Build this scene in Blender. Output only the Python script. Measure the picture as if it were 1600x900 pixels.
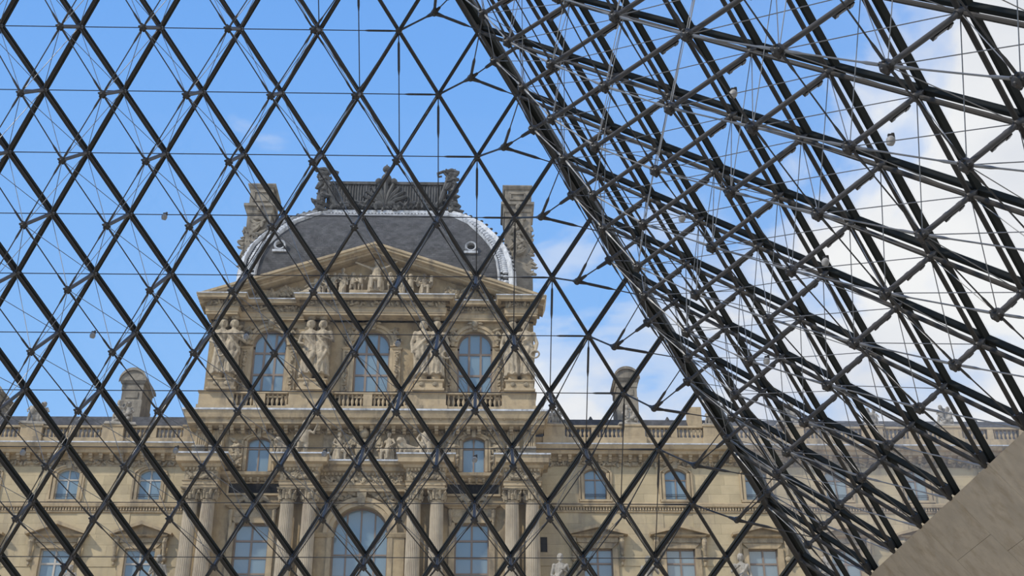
import bpy, math, random
from mathutils import Vector, Matrix, Quaternion
random.seed(7)
S = bpy.context.scene
COL = S.collection
for o in list(bpy.data.objects): bpy.data.objects.remove(o)

# ---------------------------------------------------------------- camera
# metres; origin = front right corner of the glass pyramid's base, +Y towards the palace, +Z up
CAM = Vector((-9.7065, -34.2724, -8.0206))
RIGHT = Vector((0.99966323, -0.02557033, -0.00442569))
UP = Vector((-0.00798264, -0.46527602, 0.88512965))
FWD = Vector((0.02469222, 0.88479624, 0.46532345))
FPX = 1942.22
cam_d = bpy.data.cameras.new('camera'); cam = bpy.data.objects.new('camera', cam_d); COL.objects.link(cam)
cam_d.sensor_width = 36; cam_d.lens = FPX/1600*36; cam_d.clip_end = 2000
mw = Matrix.Identity(4)
for i in range(3):
    mw[i][0] = RIGHT[i]; mw[i][1] = UP[i]; mw[i][2] = -FWD[i]; mw[i][3] = CAM[i]
cam.matrix_world = mw
S.camera = cam
S.view_settings.view_transform = 'Standard'; S.view_settings.look = 'None'
S.view_settings.gamma = 1; S.view_settings.use_curve_mapping = False
S.view_settings.exposure = 0.0
cy = S.cycles
cy.max_bounces = 4; cy.diffuse_bounces = 2; cy.glossy_bounces = 2; cy.transmission_bounces = 2; cy.transparent_max_bounces = 10
cy.caustics_reflective = False; cy.caustics_refractive = False
cy.use_adaptive_sampling = True; cy.adaptive_threshold = 0.04
cy.debug_use_spatial_splits = True

# ---------------------------------------------------------------- sky and sun
W = bpy.data.worlds.new('sky'); S.world = W; W.use_nodes = True
nt = W.node_tree; nt.nodes.clear()
def nd(t, tp, **k):
    n = t.nodes.new(tp)
    for a, b in k.items():
        if a == 'i':
            for q, v in b.items(): n.inputs[q].default_value = v
        else: setattr(n, a, b)
    return n
def ramp(t, stops, interp='LINEAR'):
    n = t.nodes.new('ShaderNodeValToRGB'); n.color_ramp.interpolation = interp
    e = n.color_ramp.elements
    e[0].position, e[0].color = stops[0][0], stops[0][1]
    e[1].position, e[1].color = stops[-1][0], stops[-1][1]
    for p, c in stops[1:-1]:
        q = e.new(p); q.color = c
    return n
tc = nd(nt, 'ShaderNodeTexCoord')
sep = nd(nt, 'ShaderNodeSeparateXYZ'); nt.links.new(tc.outputs['Generated'], sep.inputs[0])
blue = ramp(nt, [(0.0, (0.42, 0.62, 0.92, 1)), (0.30, (0.30, 0.56, 0.97, 1)), (0.62, (0.185, 0.43, 0.93, 1)), (1.0, (0.10, 0.27, 0.75, 1))])
nt.links.new(sep.outputs['Z'], blue.inputs[0])
mp = nd(nt, 'ShaderNodeMapping'); mp.inputs['Scale'].default_value = (1, 1, 1.7); mp.inputs['Location'].default_value = (11.19, 12.4, 18.81)
nt.links.new(tc.outputs['Generated'], mp.inputs[0])
n1 = nd(nt, 'ShaderNodeTexNoise', i={'Scale': 3.4, 'Detail': 9.0, 'Roughness': 0.52, 'Distortion': 0.25})
nt.links.new(mp.outputs[0], n1.inputs['Vector'])
# the cloud bank lies to the right of the palace and thins out to the left
bx = nd(nt, 'ShaderNodeMath', operation='MULTIPLY_ADD', i={1: 0.52, 2: -0.018}); nt.links.new(sep.outputs['X'], bx.inputs[0])
bz = nd(nt, 'ShaderNodeMath', operation='MULTIPLY_ADD', i={1: -0.5, 2: 0.235}); nt.links.new(sep.outputs['Z'], bz.inputs[0])
ad = nd(nt, 'ShaderNodeMath', operation='ADD'); nt.links.new(bx.outputs[0], ad.inputs[0]); nt.links.new(bz.outputs[0], ad.inputs[1])
ad2 = nd(nt, 'ShaderNodeMath', operation='ADD'); nt.links.new(ad.outputs[0], ad2.inputs[0]); nt.links.new(n1.outputs['Fac'], ad2.inputs[1])
cr = ramp(nt, [(0.50, (0, 0, 0, 1)), (0.56, (0.45, 0.45, 0.45, 1)), (0.64, (1, 1, 1, 1))], 'EASE')
nt.links.new(ad2.outputs[0], cr.inputs[0])
n2 = nd(nt, 'ShaderNodeTexNoise', i={'Scale': 5.0, 'Detail': 6.0})
nt.links.new(mp.outputs[0], n2.inputs['Vector'])
cc = ramp(nt, [(0.35, (0.78, 0.80, 0.86, 1)), (0.6, (1.0, 0.99, 0.98, 1))]); nt.links.new(n2.outputs['Fac'], cc.inputs[0])
mx = nd(nt, 'ShaderNodeMix', data_type='RGBA')
nt.links.new(cr.outputs[0], mx.inputs[0]); nt.links.new(blue.outputs[0], mx.inputs[6]); nt.links.new(cc.outputs[0], mx.inputs[7])
bg = nd(nt, 'ShaderNodeBackground', i={'Strength': 1.0}); nt.links.new(mx.outputs[2], bg.inputs[0])
wo = nd(nt, 'ShaderNodeOutputWorld'); nt.links.new(bg.outputs[0], wo.inputs[0])
sd = bpy.data.lights.new('sun', 'SUN'); sun = bpy.data.objects.new('sun', sd); COL.objects.link(sun)
sd.energy = 3.1; sd.angle = math.radians(2); sd.color = (1.0, 0.93, 0.82)
sun.rotation_euler = Vector((0.64, 0.40, -0.68)).to_track_quat('-Z', 'Y').to_euler()

# ---------------------------------------------------------------- materials
MATS = {}
def pbsdf(name, col, rough=0.8, metal=0.0, var=0.0, vscale=1.0, bump=0.0, bscale=8.0, stain=None, sscale=0.5, rnd=0.0, spec=None, detail=6.0):
    m = bpy.data.materials.new(name); m.use_nodes = True; t = m.node_tree
    b = t.nodes['Principled BSDF']; b.inputs['Roughness'].default_value = rough; b.inputs['Metallic'].default_value = metal
    if spec is not None: b.inputs['Specular IOR Level'].default_value = spec
    b.inputs['Base Color'].default_value = (*col, 1)
    co = nd(t, 'ShaderNodeTexCoord')
    src = None
    geo = nd(t, 'ShaderNodeNewGeometry')
    if var or stain:
        n = nd(t, 'ShaderNodeTexNoise', i={'Scale': vscale, 'Detail': detail, 'Roughness': 0.6}); t.links.new(geo.outputs['Position'], n.inputs['Vector'])
        lo = tuple(max(0, c*(1-var)) for c in col); hi = tuple(min(1, c*(1+var)) for c in col)
        r = ramp(t, [(0.3, (*lo, 1)), (0.7, (*hi, 1))]); t.links.new(n.outputs['Fac'], r.inputs[0]); src = r.outputs[0]
        if stain:
            mpp = nd(t, 'ShaderNodeMapping'); mpp.inputs['Scale'].default_value = (1.6, 1.6, 0.45); t.links.new(geo.outputs['Position'], mpp.inputs[0])
            n3 = nd(t, 'ShaderNodeTexNoise', i={'Scale': sscale, 'Detail': 7.0, 'Roughness': 0.65}); t.links.new(mpp.outputs[0], n3.inputs['Vector'])
            r3 = ramp(t, [(0.5, (0, 0, 0, 1)), (0.72, (1, 1, 1, 1))]); t.links.new(n3.outputs['Fac'], r3.inputs[0])
            mm = nd(t, 'ShaderNodeMix', data_type='RGBA'); t.links.new(r3.outputs[0], mm.inputs[0]); t.links.new(src, mm.inputs[6]); mm.inputs[7].default_value = (*stain, 1); src = mm.outputs[2]
    if rnd:
        oi = nd(t, 'ShaderNodeObjectInfo'); hs = nd(t, 'ShaderNodeHueSaturation')
        mr = nd(t, 'ShaderNodeMapRange', i={3: 1-rnd, 4: 1+rnd}); t.links.new(oi.outputs['Random'], mr.inputs[0]); t.links.new(mr.outputs[0], hs.inputs['Value'])
        if src: t.links.new(src, hs.inputs['Color'])
        else: hs.inputs['Color'].default_value = (*col, 1)
        src = hs.outputs[0]
    if src: t.links.new(src, b.inputs['Base Color'])
    if bump:
        nb = nd(t, 'ShaderNodeTexNoise', i={'Scale': bscale, 'Detail': 5.0}); t.links.new(geo.outputs['Position'], nb.inputs['Vector'])
        bp = nd(t, 'ShaderNodeBump', i={'Strength': bump, 'Distance': 0.1}); t.links.new(nb.outputs['Fac'], bp.inputs['Height']); t.links.new(bp.outputs[0], b.inputs['Normal'])
    MATS[name] = m
    return m
M_STONE = pbsdf('pavilion stone', (0.42, 0.315, 0.18), 0.9, var=0.25, vscale=0.9, bump=0.3, bscale=5, stain=(0.17, 0.135, 0.095), sscale=0.6)
M_CARVE = pbsdf('carved stone', (0.37, 0.295, 0.19), 0.9, var=0.35, vscale=1.8, bump=0.9, bscale=4.5, stain=(0.12, 0.10, 0.075), sscale=1.0)
M_FIG = pbsdf('figure stone', (0.43, 0.35, 0.24), 0.9, var=0.25, vscale=2.0, bump=0.3, bscale=9, stain=(0.14, 0.115, 0.085), sscale=1.2)
M_WFIG = pbsdf('pale figure stone', (0.36, 0.32, 0.26), 0.9, var=0.35, vscale=2.5, stain=(0.13, 0.12, 0.10), sscale=1.0)
M_WING = pbsdf('wing stone', (0.52, 0.415, 0.25), 0.9, var=0.12, vscale=0.8, bump=0.12, bscale=6, stain=(0.34, 0.275, 0.19), sscale=0.4, rnd=0.09)
M_TRIM = pbsdf('moulded stone', (0.46, 0.35, 0.21), 0.9, var=0.22, vscale=1.0, bump=0.2, bscale=6, stain=(0.17, 0.14, 0.10), sscale=0.75)
M_COLM = pbsdf('column stone', (0.46, 0.38, 0.27), 0.9, var=0.2, vscale=0.8, stain=(0.26, 0.20, 0.14), sscale=0.5)
M_CHIM = pbsdf('chimney stone', (0.30, 0.26, 0.20), 0.95, var=0.25, vscale=1.5, bump=0.4, bscale=5, stain=(0.13, 0.115, 0.095), sscale=0.8)
M_LEAD = pbsdf('weathered lead', (0.56, 0.57, 0.58), 0.6, var=0.3, vscale=2.5, bump=0.5, bscale=6, stain=(0.16, 0.17, 0.18), sscale=1.2)
M_DLEAD = pbsdf('dark lead ornament', (0.075, 0.073, 0.068), 0.6, var=0.4, vscale=2.0, stain=(0.17, 0.17, 0.165), sscale=1.5, spec=0.2)
M_WOOD = pbsdf('window wood', (0.26, 0.20, 0.155), 0.7)
M_WOODP = pbsdf('pale window wood', (0.52, 0.47, 0.40), 0.7)
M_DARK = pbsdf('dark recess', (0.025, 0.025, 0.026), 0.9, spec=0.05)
M_RAIL = pbsdf('iron rail', (0.03, 0.035, 0.045), 0.5)
M_MULL = pbsdf('black glazing bar', (0.040, 0.041, 0.036), 0.85, spec=0.02)
M_TUBE = pbsdf('steel tube', (0.066, 0.060, 0.052), 0.6, spec=0.15)
M_STRUT = pbsdf('strut steel', (0.088, 0.083, 0.079), 0.5, spec=0.3)
M_CAST = pbsdf('cast node steel', (0.048, 0.045, 0.042), 0.42, spec=0.45)
M_CABLE = pbsdf('cable steel', (0.27, 0.27, 0.265), 0.4, metal=0.6)
M_ROD = pbsdf('tie rod steel', (0.06, 0.057, 0.054), 0.45, spec=0.4)
M_CONC = pbsdf('concrete', (0.56, 0.475, 0.36), 0.8, var=0.13, vscale=1.8, bump=0.03, bscale=8, stain=(0.43, 0.345, 0.24), sscale=1.7, rnd=0.02, spec=0.2)
M_FLOOR = pbsdf('hall limestone', (0.66, 0.60, 0.50), 0.6, var=0.06, vscale=0.6)
M_PAVE = pbsdf('courtyard paving', (0.42, 0.39, 0.34), 0.85, var=0.1, vscale=0.5)
M_LAMP = pbsdf('lamp housing', (0.42, 0.41, 0.39), 0.5)
# slate with courses
def slate_mat():
    m = pbsdf('slate', (0.098, 0.096, 0.095), 0.8, var=0.35, vscale=1.6, spec=0.15)
    t = m.node_tree; b = t.nodes['Principled BSDF']
    geo = nd(t, 'ShaderNodeNewGeometry'); sp = nd(t, 'ShaderNodeSeparateXYZ'); t.links.new(geo.outputs['Position'], sp.inputs[0])
    cmb = nd(t, 'ShaderNodeCombineXYZ'); t.links.new(sp.outputs['X'], cmb.inputs[0]); t.links.new(sp.outputs['Z'], cmb.inputs[1])
    br = nd(t, 'ShaderNodeTexBrick', i={'Scale': 1.0, 'Mortar Size': 0.012, 'Brick Width': 0.34, 'Row Height': 0.2, 'Color1': (1, 1, 1, 1), 'Color2': (0.55, 0.55, 0.55, 1), 'Mortar': (0.1, 0.1, 0.1, 1)})
    t.links.new(cmb.outputs[0], br.inputs['Vector'])
    src = b.inputs['Base Color'].links[0].from_socket
    mm = nd(t, 'ShaderNodeMix', data_type='RGBA', blend_type='MULTIPLY', i={0: 0.55}); t.links.new(src, mm.inputs[6]); t.links.new(br.outputs['Color'], mm.inputs[7])
    t.links.new(mm.outputs[2], b.inputs['Base Color'])
    return m
M_SLATE = slate_mat()
def window_glass():
    m = bpy.data.materials.new('window glass'); m.use_nodes = True; t = m.node_tree; b = t.nodes['Principled BSDF']
    b.inputs['Base Color'].default_value = (0.20, 0.275, 0.31, 1); b.inputs['Roughness'].default_value = 0.06
    b.inputs['Specular IOR Level'].default_value = 1.0; b.inputs['Coat Weight'].default_value = 0.5; b.inputs['Coat Roughness'].default_value = 0.03
    return m
M_WGLASS = window_glass()
def clear_glass(name, dust):
    m = bpy.data.materials.new(name); m.use_nodes = True; t = m.node_tree; t.nodes.clear()
    tr = nd(t, 'ShaderNodeBsdfTransparent'); tr.inputs[0].default_value = (0.985, 0.992, 0.99, 1)
    gl = nd(t, 'ShaderNodeBsdfGlossy'); gl.inputs['Roughness'].default_value = 0.02
    lw = nd(t, 'ShaderNodeLayerWeight', i={'Blend': 0.12})
    mr = nd(t, 'ShaderNodeMapRange', i={1: 0.0, 2: 1.0, 3: 0.012, 4: 0.35}); 
    pw = nd(t, 'ShaderNodeMath', operation='POWER', i={1: 3.0}); t.links.new(lw.outputs['Facing'], pw.inputs[0]); t.links.new(pw.outputs[0], mr.inputs[0])
    a = nd(t, 'ShaderNodeMixShader'); t.links.new(mr.outputs[0], a.inputs[0]); t.links.new(tr.outputs[0], a.inputs[1]); t.links.new(gl.outputs[0], a.inputs[2])
    tl = nd(t, 'ShaderNodeBsdfTranslucent'); tl.inputs[0].default_value = (0.9, 0.9, 0.9, 1)
    b = nd(t, 'ShaderNodeMixShader'); b.inputs[0].default_value = dust; t.links.new(a.outputs[0], b.inputs[1]); t.links.new(tl.outputs[0], b.inputs[2])
    o = nd(t, 'ShaderNodeOutputMaterial'); t.links.new(b.outputs[0], o.inputs[0])
    return m
M_GLASS_L = clear_glass('clear pyramid glass', 0.006)
M_GLASS_R = clear_glass('dusty pyramid glass', 0.06)

# ---------------------------------------------------------------- helpers
def tag(o, label=None, cat=None, group=None, kind=None):
    if label: o['label'] = label
    if cat: o['category'] = cat
    if group: o['group'] = group
    if kind: o['kind'] = kind
    return o
def empty(name, loc=(0, 0, 0)):
    o = bpy.data.objects.new(name, None); COL.objects.link(o); o.location = loc; o.empty_display_size = 0.2
    return o
def link(name, me, parent=None, loc=None, mat=None):
    o = bpy.data.objects.new(name, me); COL.objects.link(o)
    if parent: o.parent = parent
    if loc is not None: o.location = loc
    return o
def frame(d):
    d = Vector(d).normalized(); a = Vector((0, 0, 1)) if abs(d.z) < 0.95 else Vector((1, 0, 0))
    u = d.cross(a).normalized(); return u, d.cross(u).normalized()
class MB:
    def __init__(s): s.v = []; s.f = []
    def add(s, vs, fs):
        k = len(s.v); s.v += [tuple(p) for p in vs]; s.f += [tuple(i+k for i in f) for f in fs]; return s
    def box(s, x0, x1, y0, y1, z0, z1):
        return s.add([(x0, y0, z0), (x1, y0, z0), (x1, y1, z0), (x0, y1, z0), (x0, y0, z1), (x1, y0, z1), (x1, y1, z1), (x0, y1, z1)],
                     [(0, 3, 2, 1), (4, 5, 6, 7), (0, 1, 5, 4), (1, 2, 6, 5), (2, 3, 7, 6), (3, 0, 4, 7)])
    def hexa(s, b, t):
        return s.add(list(b)+list(t), [(3, 2, 1, 0), (4, 5, 6, 7), (0, 1, 5, 4), (1, 2, 6, 5), (2, 3, 7, 6), (3, 0, 4, 7)])
    def beam(s, p0, p1, n, w, d):
        p0 = Vector(p0); p1 = Vector(p1); n = Vector(n).normalized(); a = (p1-p0).normalized().cross(n).normalized()*w/2; n = n*d/2
        return s.hexa([p0-a-n, p0+a-n, p0+a+n, p0-a+n], [p1-a-n, p1+a-n, p1+a+n, p1-a+n])
    def rings(s, rings, closed=True, cap=True):
        n = len(rings[0]); k = len(s.v)
        for r in rings: s.v += [tuple(p) for p in r]
        for i in range(len(rings)-1):
            for j in range(n if closed else n-1):
                a = k+i*n+j; b = k+i*n+(j+1) % n
                s.f.append((a, b, b+n, a+n))
        if cap:
            s.f.append(tuple(k+j for j in reversed(range(n)))); s.f.append(tuple(k+(len(rings)-1)*n+j for j in range(n)))
        return s
    def path(s, pts, rad, n=8):
        pts = [Vector(p) for p in pts]; R = []
        u0 = None
        for i, p in enumerate(pts):
            d = (pts[min(i+1, len(pts)-1)]-pts[max(i-1, 0)])
            if u0 is None: u, v = frame(d)
            else:
                dn = d.normalized(); u = (u0-dn*u0.dot(dn)).normalized(); v = dn.cross(u)
            u0 = u; r = rad[i] if isinstance(rad, (list, tuple)) else rad
            R.append([p+(u*math.cos(2*math.pi*k/n)+v*math.sin(2*math.pi*k/n))*r for k in range(n)])
        return s.rings(R)
    def tube(s, p0, p1, r, n=8, r1=None): return s.path([p0, p1], [r, r if r1 is None else r1], n)
    def lathe(s, prof, c=(0, 0, 0), n=16, sx=1, sy=1):
        return s.rings([[(c[0]+r*sx*math.cos(2*math.pi*k/n), c[1]+r*sy*math.sin(2*math.pi*k/n), c[2]+z) for k in range(n)] for r, z in prof])
    def ball(s, c, r, n=10, m=6):
        rx, ry, rz = (r, r, r) if isinstance(r, (int, float)) else r
        R = []
        for i in range(m+1):
            a = -math.pi/2+math.pi*i/m; q = max(math.cos(a), 0.02)
            R.append([(c[0]+rx*q*math.cos(2*math.pi*k/n), c[1]+ry*q*math.sin(2*math.pi*k/n), c[2]+rz*math.sin(a)) for k in range(n)])
        return s.rings(R)
    def loft(s, u0, u1, y0, yf, prof):
        """moulding with mitred returns: rectangle [u0,u1] x [y0 (back), yf (front, more negative)] grown by p at height z"""
        return s.rings([[(u0-p, y0, z), (u0-p, yf-p, z), (u1+p, yf-p, z), (u1+p, y0, z)] for p, z in prof])
    def mesh(s, name, mat, smooth=False):
        me = bpy.data.meshes.new(name); me.from_pydata(s.v, [], s.f); me.validate(); me.update()
        me.materials.append(mat)
        if smooth:
            me.polygons.foreach_set('use_smooth', [True]*len(me.polygons))
            try: me.set_sharp_from_angle(angle=math.radians(40))
            except Exception: pass
        return me
    def build(s, name, mat, parent=None, smooth=False, loc=None):
        return link(name, s.mesh(name, mat, smooth), parent, loc)
def ray(px, py):
    return RIGHT*((px-800)/FPX) + UP*(-(py-450)/FPX) + FWD
def at(px, py, Y):
    d = ray(px, py); return CAM + d*((Y-CAM.y)/d.y)
def hit(px, py, n, c):
    d = ray(px, py); n = Vector(n); return CAM + d*((c-n.dot(CAM))/n.dot(d))
def project(P):
    d = Vector(P)-CAM; z = d.dot(FWD)
    if z < 0.5: return None
    return 800+FPX*d.dot(RIGHT)/z, 450-FPX*d.dot(UP)/z
def near(P, m=170):
    q = project(P); return q is not None and -m < q[0] < 1600+m and -m < q[1] < 900+m

# ---------------------------------------------------------------- the pyramid
NB = 18; BS = 35.42/NB; HX = 17.71/NB; HZ = 21.64/NB
SL = math.hypot(17.71, 21.64); SN = 21.64/SL; CS = 17.71/SL
LBASE = [0, .62, 1.14, 1.52, 1.78, 1.98, 2.0, 1.9, 1.84, 1.67, 1.54, 1.4, 1.25, 1.1, .9, .7, .5, .3, 0]
FADE = {0: 0.0, 1: 0.44, 2: 0.66, 3: 0.92}
class Face:
    def __init__(s, side):
        s.left = side == 'left'
        s.n = Vector((0, SN, CS)) if s.left else Vector((SN, 0, CS))     # outward
    def N(s, r, j):
        return Vector((-j*BS-r*HX, -r*HX, r*HZ)) if s.left else Vector((-r*HX, -j*BS-r*HX, r*HZ))
    def L(s, r, j):
        k = NB-r-j
        if s.left and j == 1: return 0.0
        return LBASE[r]*FADE.get(j, 1.0)*FADE.get(k, 1.0)
    def H(s, r, j): return s.N(r, j)-s.n*s.L(r, j)
hub_b = MB()
hub_b.lathe([(0.05, -0.13), (0.10, -0.10), (0.125, -0.02), (0.115, 0.05), (0.06, 0.10)], n=10)
for k in range(6):
    a = math.pi*k/3+0.3; hub_b.ball((0.115*math.cos(a), 0.115*math.sin(a), -0.045), 0.042, 6, 4)
hub_b.ball((0, 0, -0.13), (0.05, 0.05, 0.03), 8, 4)
HUB = hub_b.mesh('hub', M_CAST, True)
CLAMP = MB().box(-0.035, 0.035, -0.05, 0.05, -0.2, 0.2).box(-0.05, 0.05, -0.06, 0.06, -0.22, -0.14).box(-0.05, 0.05, -0.06, 0.06, 0.1, 0.18).mesh('clamp', M_CAST)
def cable(name, p0, p1, r, parent, sleeve0=False, sleeve1=False, mat=None):
    p0 = Vector(p0); p1 = Vector(p1); L = (p1-p0).length; d = (p1-p0)/L
    pts, rad = [], []
    def A(t, q): pts.append(p0+d*t); rad.append(q)
    if sleeve0: A(.08, .016); A(.13, .026); A(.34, .026); A(.42, r*1.15)
    A(.45 if sleeve0 else 0, r); A(L-.45 if sleeve1 else L, r)
    if sleeve1: A(L-.42, r*1.15); A(L-.34, .026); A(L-.13, .026); A(L-.08, .016)
    return MB().path(pts, rad, 6).build(name, mat or M_CABLE, parent, True)
def orient(o, z, loc):
    o.matrix_local = Matrix.Translation(loc) @ Vector(z).to_track_quat('Z', 'Y').to_matrix().to_4x4()
def bar(a, b):
    k = max(1, round((b-a).length/1.2)); return MB().path([a.lerp(b, i/k) for i in range(k+1)], .045, 8)
def glazing_bar(a, b, n):
    a = a+n*.2; b = b+n*.2; k = max(1, round((b-a).length/1.2)); s_ = (b-a).normalized().cross(n).normalized()*.038; q = n*.062
    R = []
    for i in range(k+1):
        p = a.lerp(b, i/k); R.append([p-s_-q, p+s_-q, p+s_+q, p-s_+q])
    return MB().rings(R)
def build_face(side, root):
    F = Face(side); n = F.n; braces = []
    # lattice lines, full length: family A parallel to this corner's hip, family B parallel to the far hip
    for j in range(1, NB):
        a, b = F.N(0, j), F.N(NB-j, j); bar(a, b).build('steel_tube', M_TUBE, root, True)
        glazing_bar(a, b, n).build('mullion', M_MULL, root)
    for k in range(1, NB):
        a, b = F.N(0, k), F.N(k, 0); bar(a, b).build('steel_tube', M_TUBE, root, True)
        glazing_bar(a, b, n).build('mullion', M_MULL, root)
    gm = M_GLASS_L if F.left else M_GLASS_R
    for r in range(0, NB):
        for j in range(0, NB-r+1):
            P = F.N(r, j)
            # glass pane whose bottom corner is this node
            if j >= 1 and r+1+j <= NB:
                q = [F.N(r, j), F.N(r+1, j-1), F.N(r+2, j-1) if r+1+j <= NB else None, F.N(r+1, j)]
                if r+2+j-1 <= NB and r+1+j <= NB and any(near(x) for x in q):
                    MB().hexa([x+n*.30 for x in q], [x+n*.318 for x in q]).build('pane', gm, root)
            if r == 0 and j >= 1:
                q = [F.N(0, j), F.N(0, j-1), F.N(1, j-1)]
                if any(near(x) for x in q):
                    MB().rings([[x+n*.30 for x in q], [x+n*.318 for x in q]]).build('pane', gm, root)
            if j > NB-r: continue
            L = F.L(r, j)
            if r >= 1 and j >= 1 and r+j < NB and near(P, 120):
                nodeb = MB().lathe([(0.03, -.085), (0.07, -.07), (0.088, -.02), (0.085, .04), (0.05, .09), (.045, .16)], n=12)
                nd_ = nodeb.build('lattice_node', M_CAST, root, True); orient(nd_, n, P)
                if L > 0.1:
                    st = MB().tube((0, 0, -.05), (0, 0, -L), .047, 10).build('strut', M_STRUT, root, True); orient(st, n, P)
                    h = link('hub', HUB, st); h.location = (0, 0, -L); h.scale = (.72,)*3 if F.left else (.86,)*3
                    if not F.left and j >= 2:
                        c = link('clamp', CLAMP, st); c.location = (0.09, 0, -.36)
            # lattice edges going up from this node
            for (r2, j2) in ((r+1, j), (r+1, j-1)):
                if j2 < 0 or r2+j2 > NB: continue
                if j == 0 and j2 == 0: continue
                P2 = F.N(r2, j2)
                if not (near(P, 120) or near(P2, 120)): continue
                Ha, Hb = F.H(r, j), F.H(r2, j2)
                if (Ha-P).length+(Hb-P2).length < 0.15: continue
                cable('chord_cable', Ha, Hb, .0145, root, True, True, M_ROD if F.left or j2 == j else M_CABLE)
                if r >= 1 and j >= 1 and j2 >= 1:
                    if (Hb-P2).length > .15: braces.append((P, Hb))
                    if (Ha-P).length > .15: braces.append((Ha, P2))
    # the 300 bracing cables that show largest are parts of their own, the rest one joined part
    seen = lambda b: any(near((b[0]).lerp(b[1], t), 0) for t in (0, .5, 1))
    braces.sort(key=lambda b: (not seen(b), ((b[0]+b[1])/2-CAM).length))
    for p, q in braces[:300]: cable('brace_cable', p, q, .0085, root)
    if braces[300:]:
        m = MB()
        for p, q in braces[300:]: m.tube(p, q, .0085, 6)
        tag(m.build('brace_cables', M_CABLE, root, True), kind='stuff')
    return F
wl = tag(empty('wall_left'), 'sloping glazed wall of diamond panes in front of the palace pavilion', 'glass wall', kind='structure')
wr = tag(empty('wall_right'), 'sloping glazed wall with doubled bars and struts along the right side', 'glass wall', kind='structure')
FL = build_face('left', wl); FR = build_face('right', wr)
# level cables of the left wall, one per lattice row
for r in range(1, 13):
    a, b = FL.N(r, 1), FL.N(r, NB-r-1)
    d = (b-a).normalized()
    MB().path([a, a+d*.12, a+d*.2, a+d*.75, a+d*.85, b], [.02, .02, .026, .026, .012, .012], 6).build('level_cable', M_ROD, wl, True)
# plumb ties beside the hip, and three-armed brackets that carry the ties round the corner
for r in range(3, 13):
    P0, P1 = FL.N(r, 1), FL.N(r-2, 2)
    d = (P1-P0).normalized()
    MB().path([P0-FL.n*.06, P0+d*.25-FL.n*.06, P0+d*.32-FL.n*.06, P0+d*.95-FL.n*.06, P0+d*1.1-FL.n*.06, P1-FL.n*.06], [.014, .014, .03, .03, .013, .013], 6).build('plumb_tie', M_ROD, wl, True)
for r in range(2, 12):
    hipn = Vector((-r*HX, -r*HX, r*HZ)); a_, c_ = {2: (1.05, .75), 3: (1.27, .9), 4: (1.41, 1.0), 5: (1.48, 1.0), 6: (1.45, .88), 7: (1.38, .8), 8: (1.32, .6), 9: (1.15, .35), 10: (1.05, .3), 11: (.95, .3)}[r]
    Y = hipn-Vector((a_, a_, c_))
    br = MB(); ends = [FL.N(r, 1), FR.H(r, 1), FR.H(r, 2), FR.N(r-1, 1)]
    ctr = Y
    br.ball(ctr, .09, 8, 6)
    for e in ends: br.tube(ctr, ctr+(e-ctr).normalized()*.28, .065, 8, .03)
    b_ = br.build('corner_bracket', M_CAST, wl, True)
    for i, e in enumerate(ends):
        d = (e-ctr).normalized(); L = (e-ctr).length
        if i == 0: MB().path([ctr+d*.2, ctr+d*(L*.6), e], [.024, .024, .03], 6).build('tie_rod', M_ROD, b_, True)
        elif i == 1: MB().path([ctr+d*.2, e-d*.4, e-d*.36, e-d*.1], [.016, .016, .04, .05], 6).build('tie_rod', M_ROD, b_, True)
        else: MB().path([ctr+d*.2, ctr+d*.3, ctr+d*.8, ctr+d*.95, e], [.02, .036, .036, .014, .014], 6).build('tie_rod', M_ROD, b_, True)
# the hip itself
apex = Vector((-17.71, -17.71, 21.64)); hn = (FL.n+FR.n).normalized(); h0 = Vector((0, 0, 0)); hd = (apex-h0).normalized()
MB().path([h0.lerp(apex, i/24) for i in range(25)], .075, 10).build('hip_tube', M_TUBE, wr, True)
MB().beam(h0+hn*.26, apex+hn*.26, hn, .30, .26).build('hip_mullion', M_MULL, wr)
for k in range(1, 17):
    P = hd*(k*33.1/18)
    MB().beam(P+hn*.13-hd*.16, P+hn*.13+hd*.16, hn, .13, .2).build('hip_bracket', M_CAST, wr)
# base rail feet on the right wall: pale fork plates
for j in range(1, 12):
    P = FR.N(0, j)
    foot = MB(); foot.beam(P+(FR.N(1, j)-P).normalized()*.1, P+(FR.N(1, j)-P).normalized()*.34, FR.n, .12, .12); foot.build('base_foot', M_CAST, wr)

# ---------------------------------------------------------------- hall under the pyramid and the courtyard
sl_root = tag(empty('wall_lower'), 'sloping beige concrete wall below the right glazing, bottom right corner', 'concrete wall', kind='structure')
dn = Vector((CS, 0, -SN)); nr = Vector((SN, 0, CS))
def soff(s, y, t): return dn*s + Vector((0, y, 0)) + nr*t
rows = {0: [0, 2.2, 4.6], 1: [0, 1.02, 2.9, 4.6], 2: [0, 1.44, 3.2, 4.6], 3: [0, 1.9, 4.6]}
for j in range(0, 18):
    y0 = -.12-j*BS; y1 = y0-BS; cuts = rows[(j+1) % 4] if j != 4 else [0, 1.0, 2.9, 4.6]
    for a, b in zip(cuts[:-1], cuts[1:]):
        g = .003
        lo = [soff(a+(0 if a == 0 else g), y0-g, 0), soff(a+(0 if a == 0 else g), y1+g, 0), soff(b-g, y1+g, 0), soff(b-g, y0-g, 0)]
        MB().hexa([p+nr*.0 for p in lo], [p+nr*.25 for p in lo]).build('concrete_panel', M_CONC, sl_root)
back = [soff(0, .3, .03), soff(0, -35.6, .03), soff(4.6, -35.6, .03), soff(4.6, .3, .03)]
MB().hexa([p+nr*.012 for p in back], [p+nr*.6 for p in back]).build('backing', M_CONC, sl_root)
bot = 4.6*CS; bz = -4.6*SN
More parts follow.
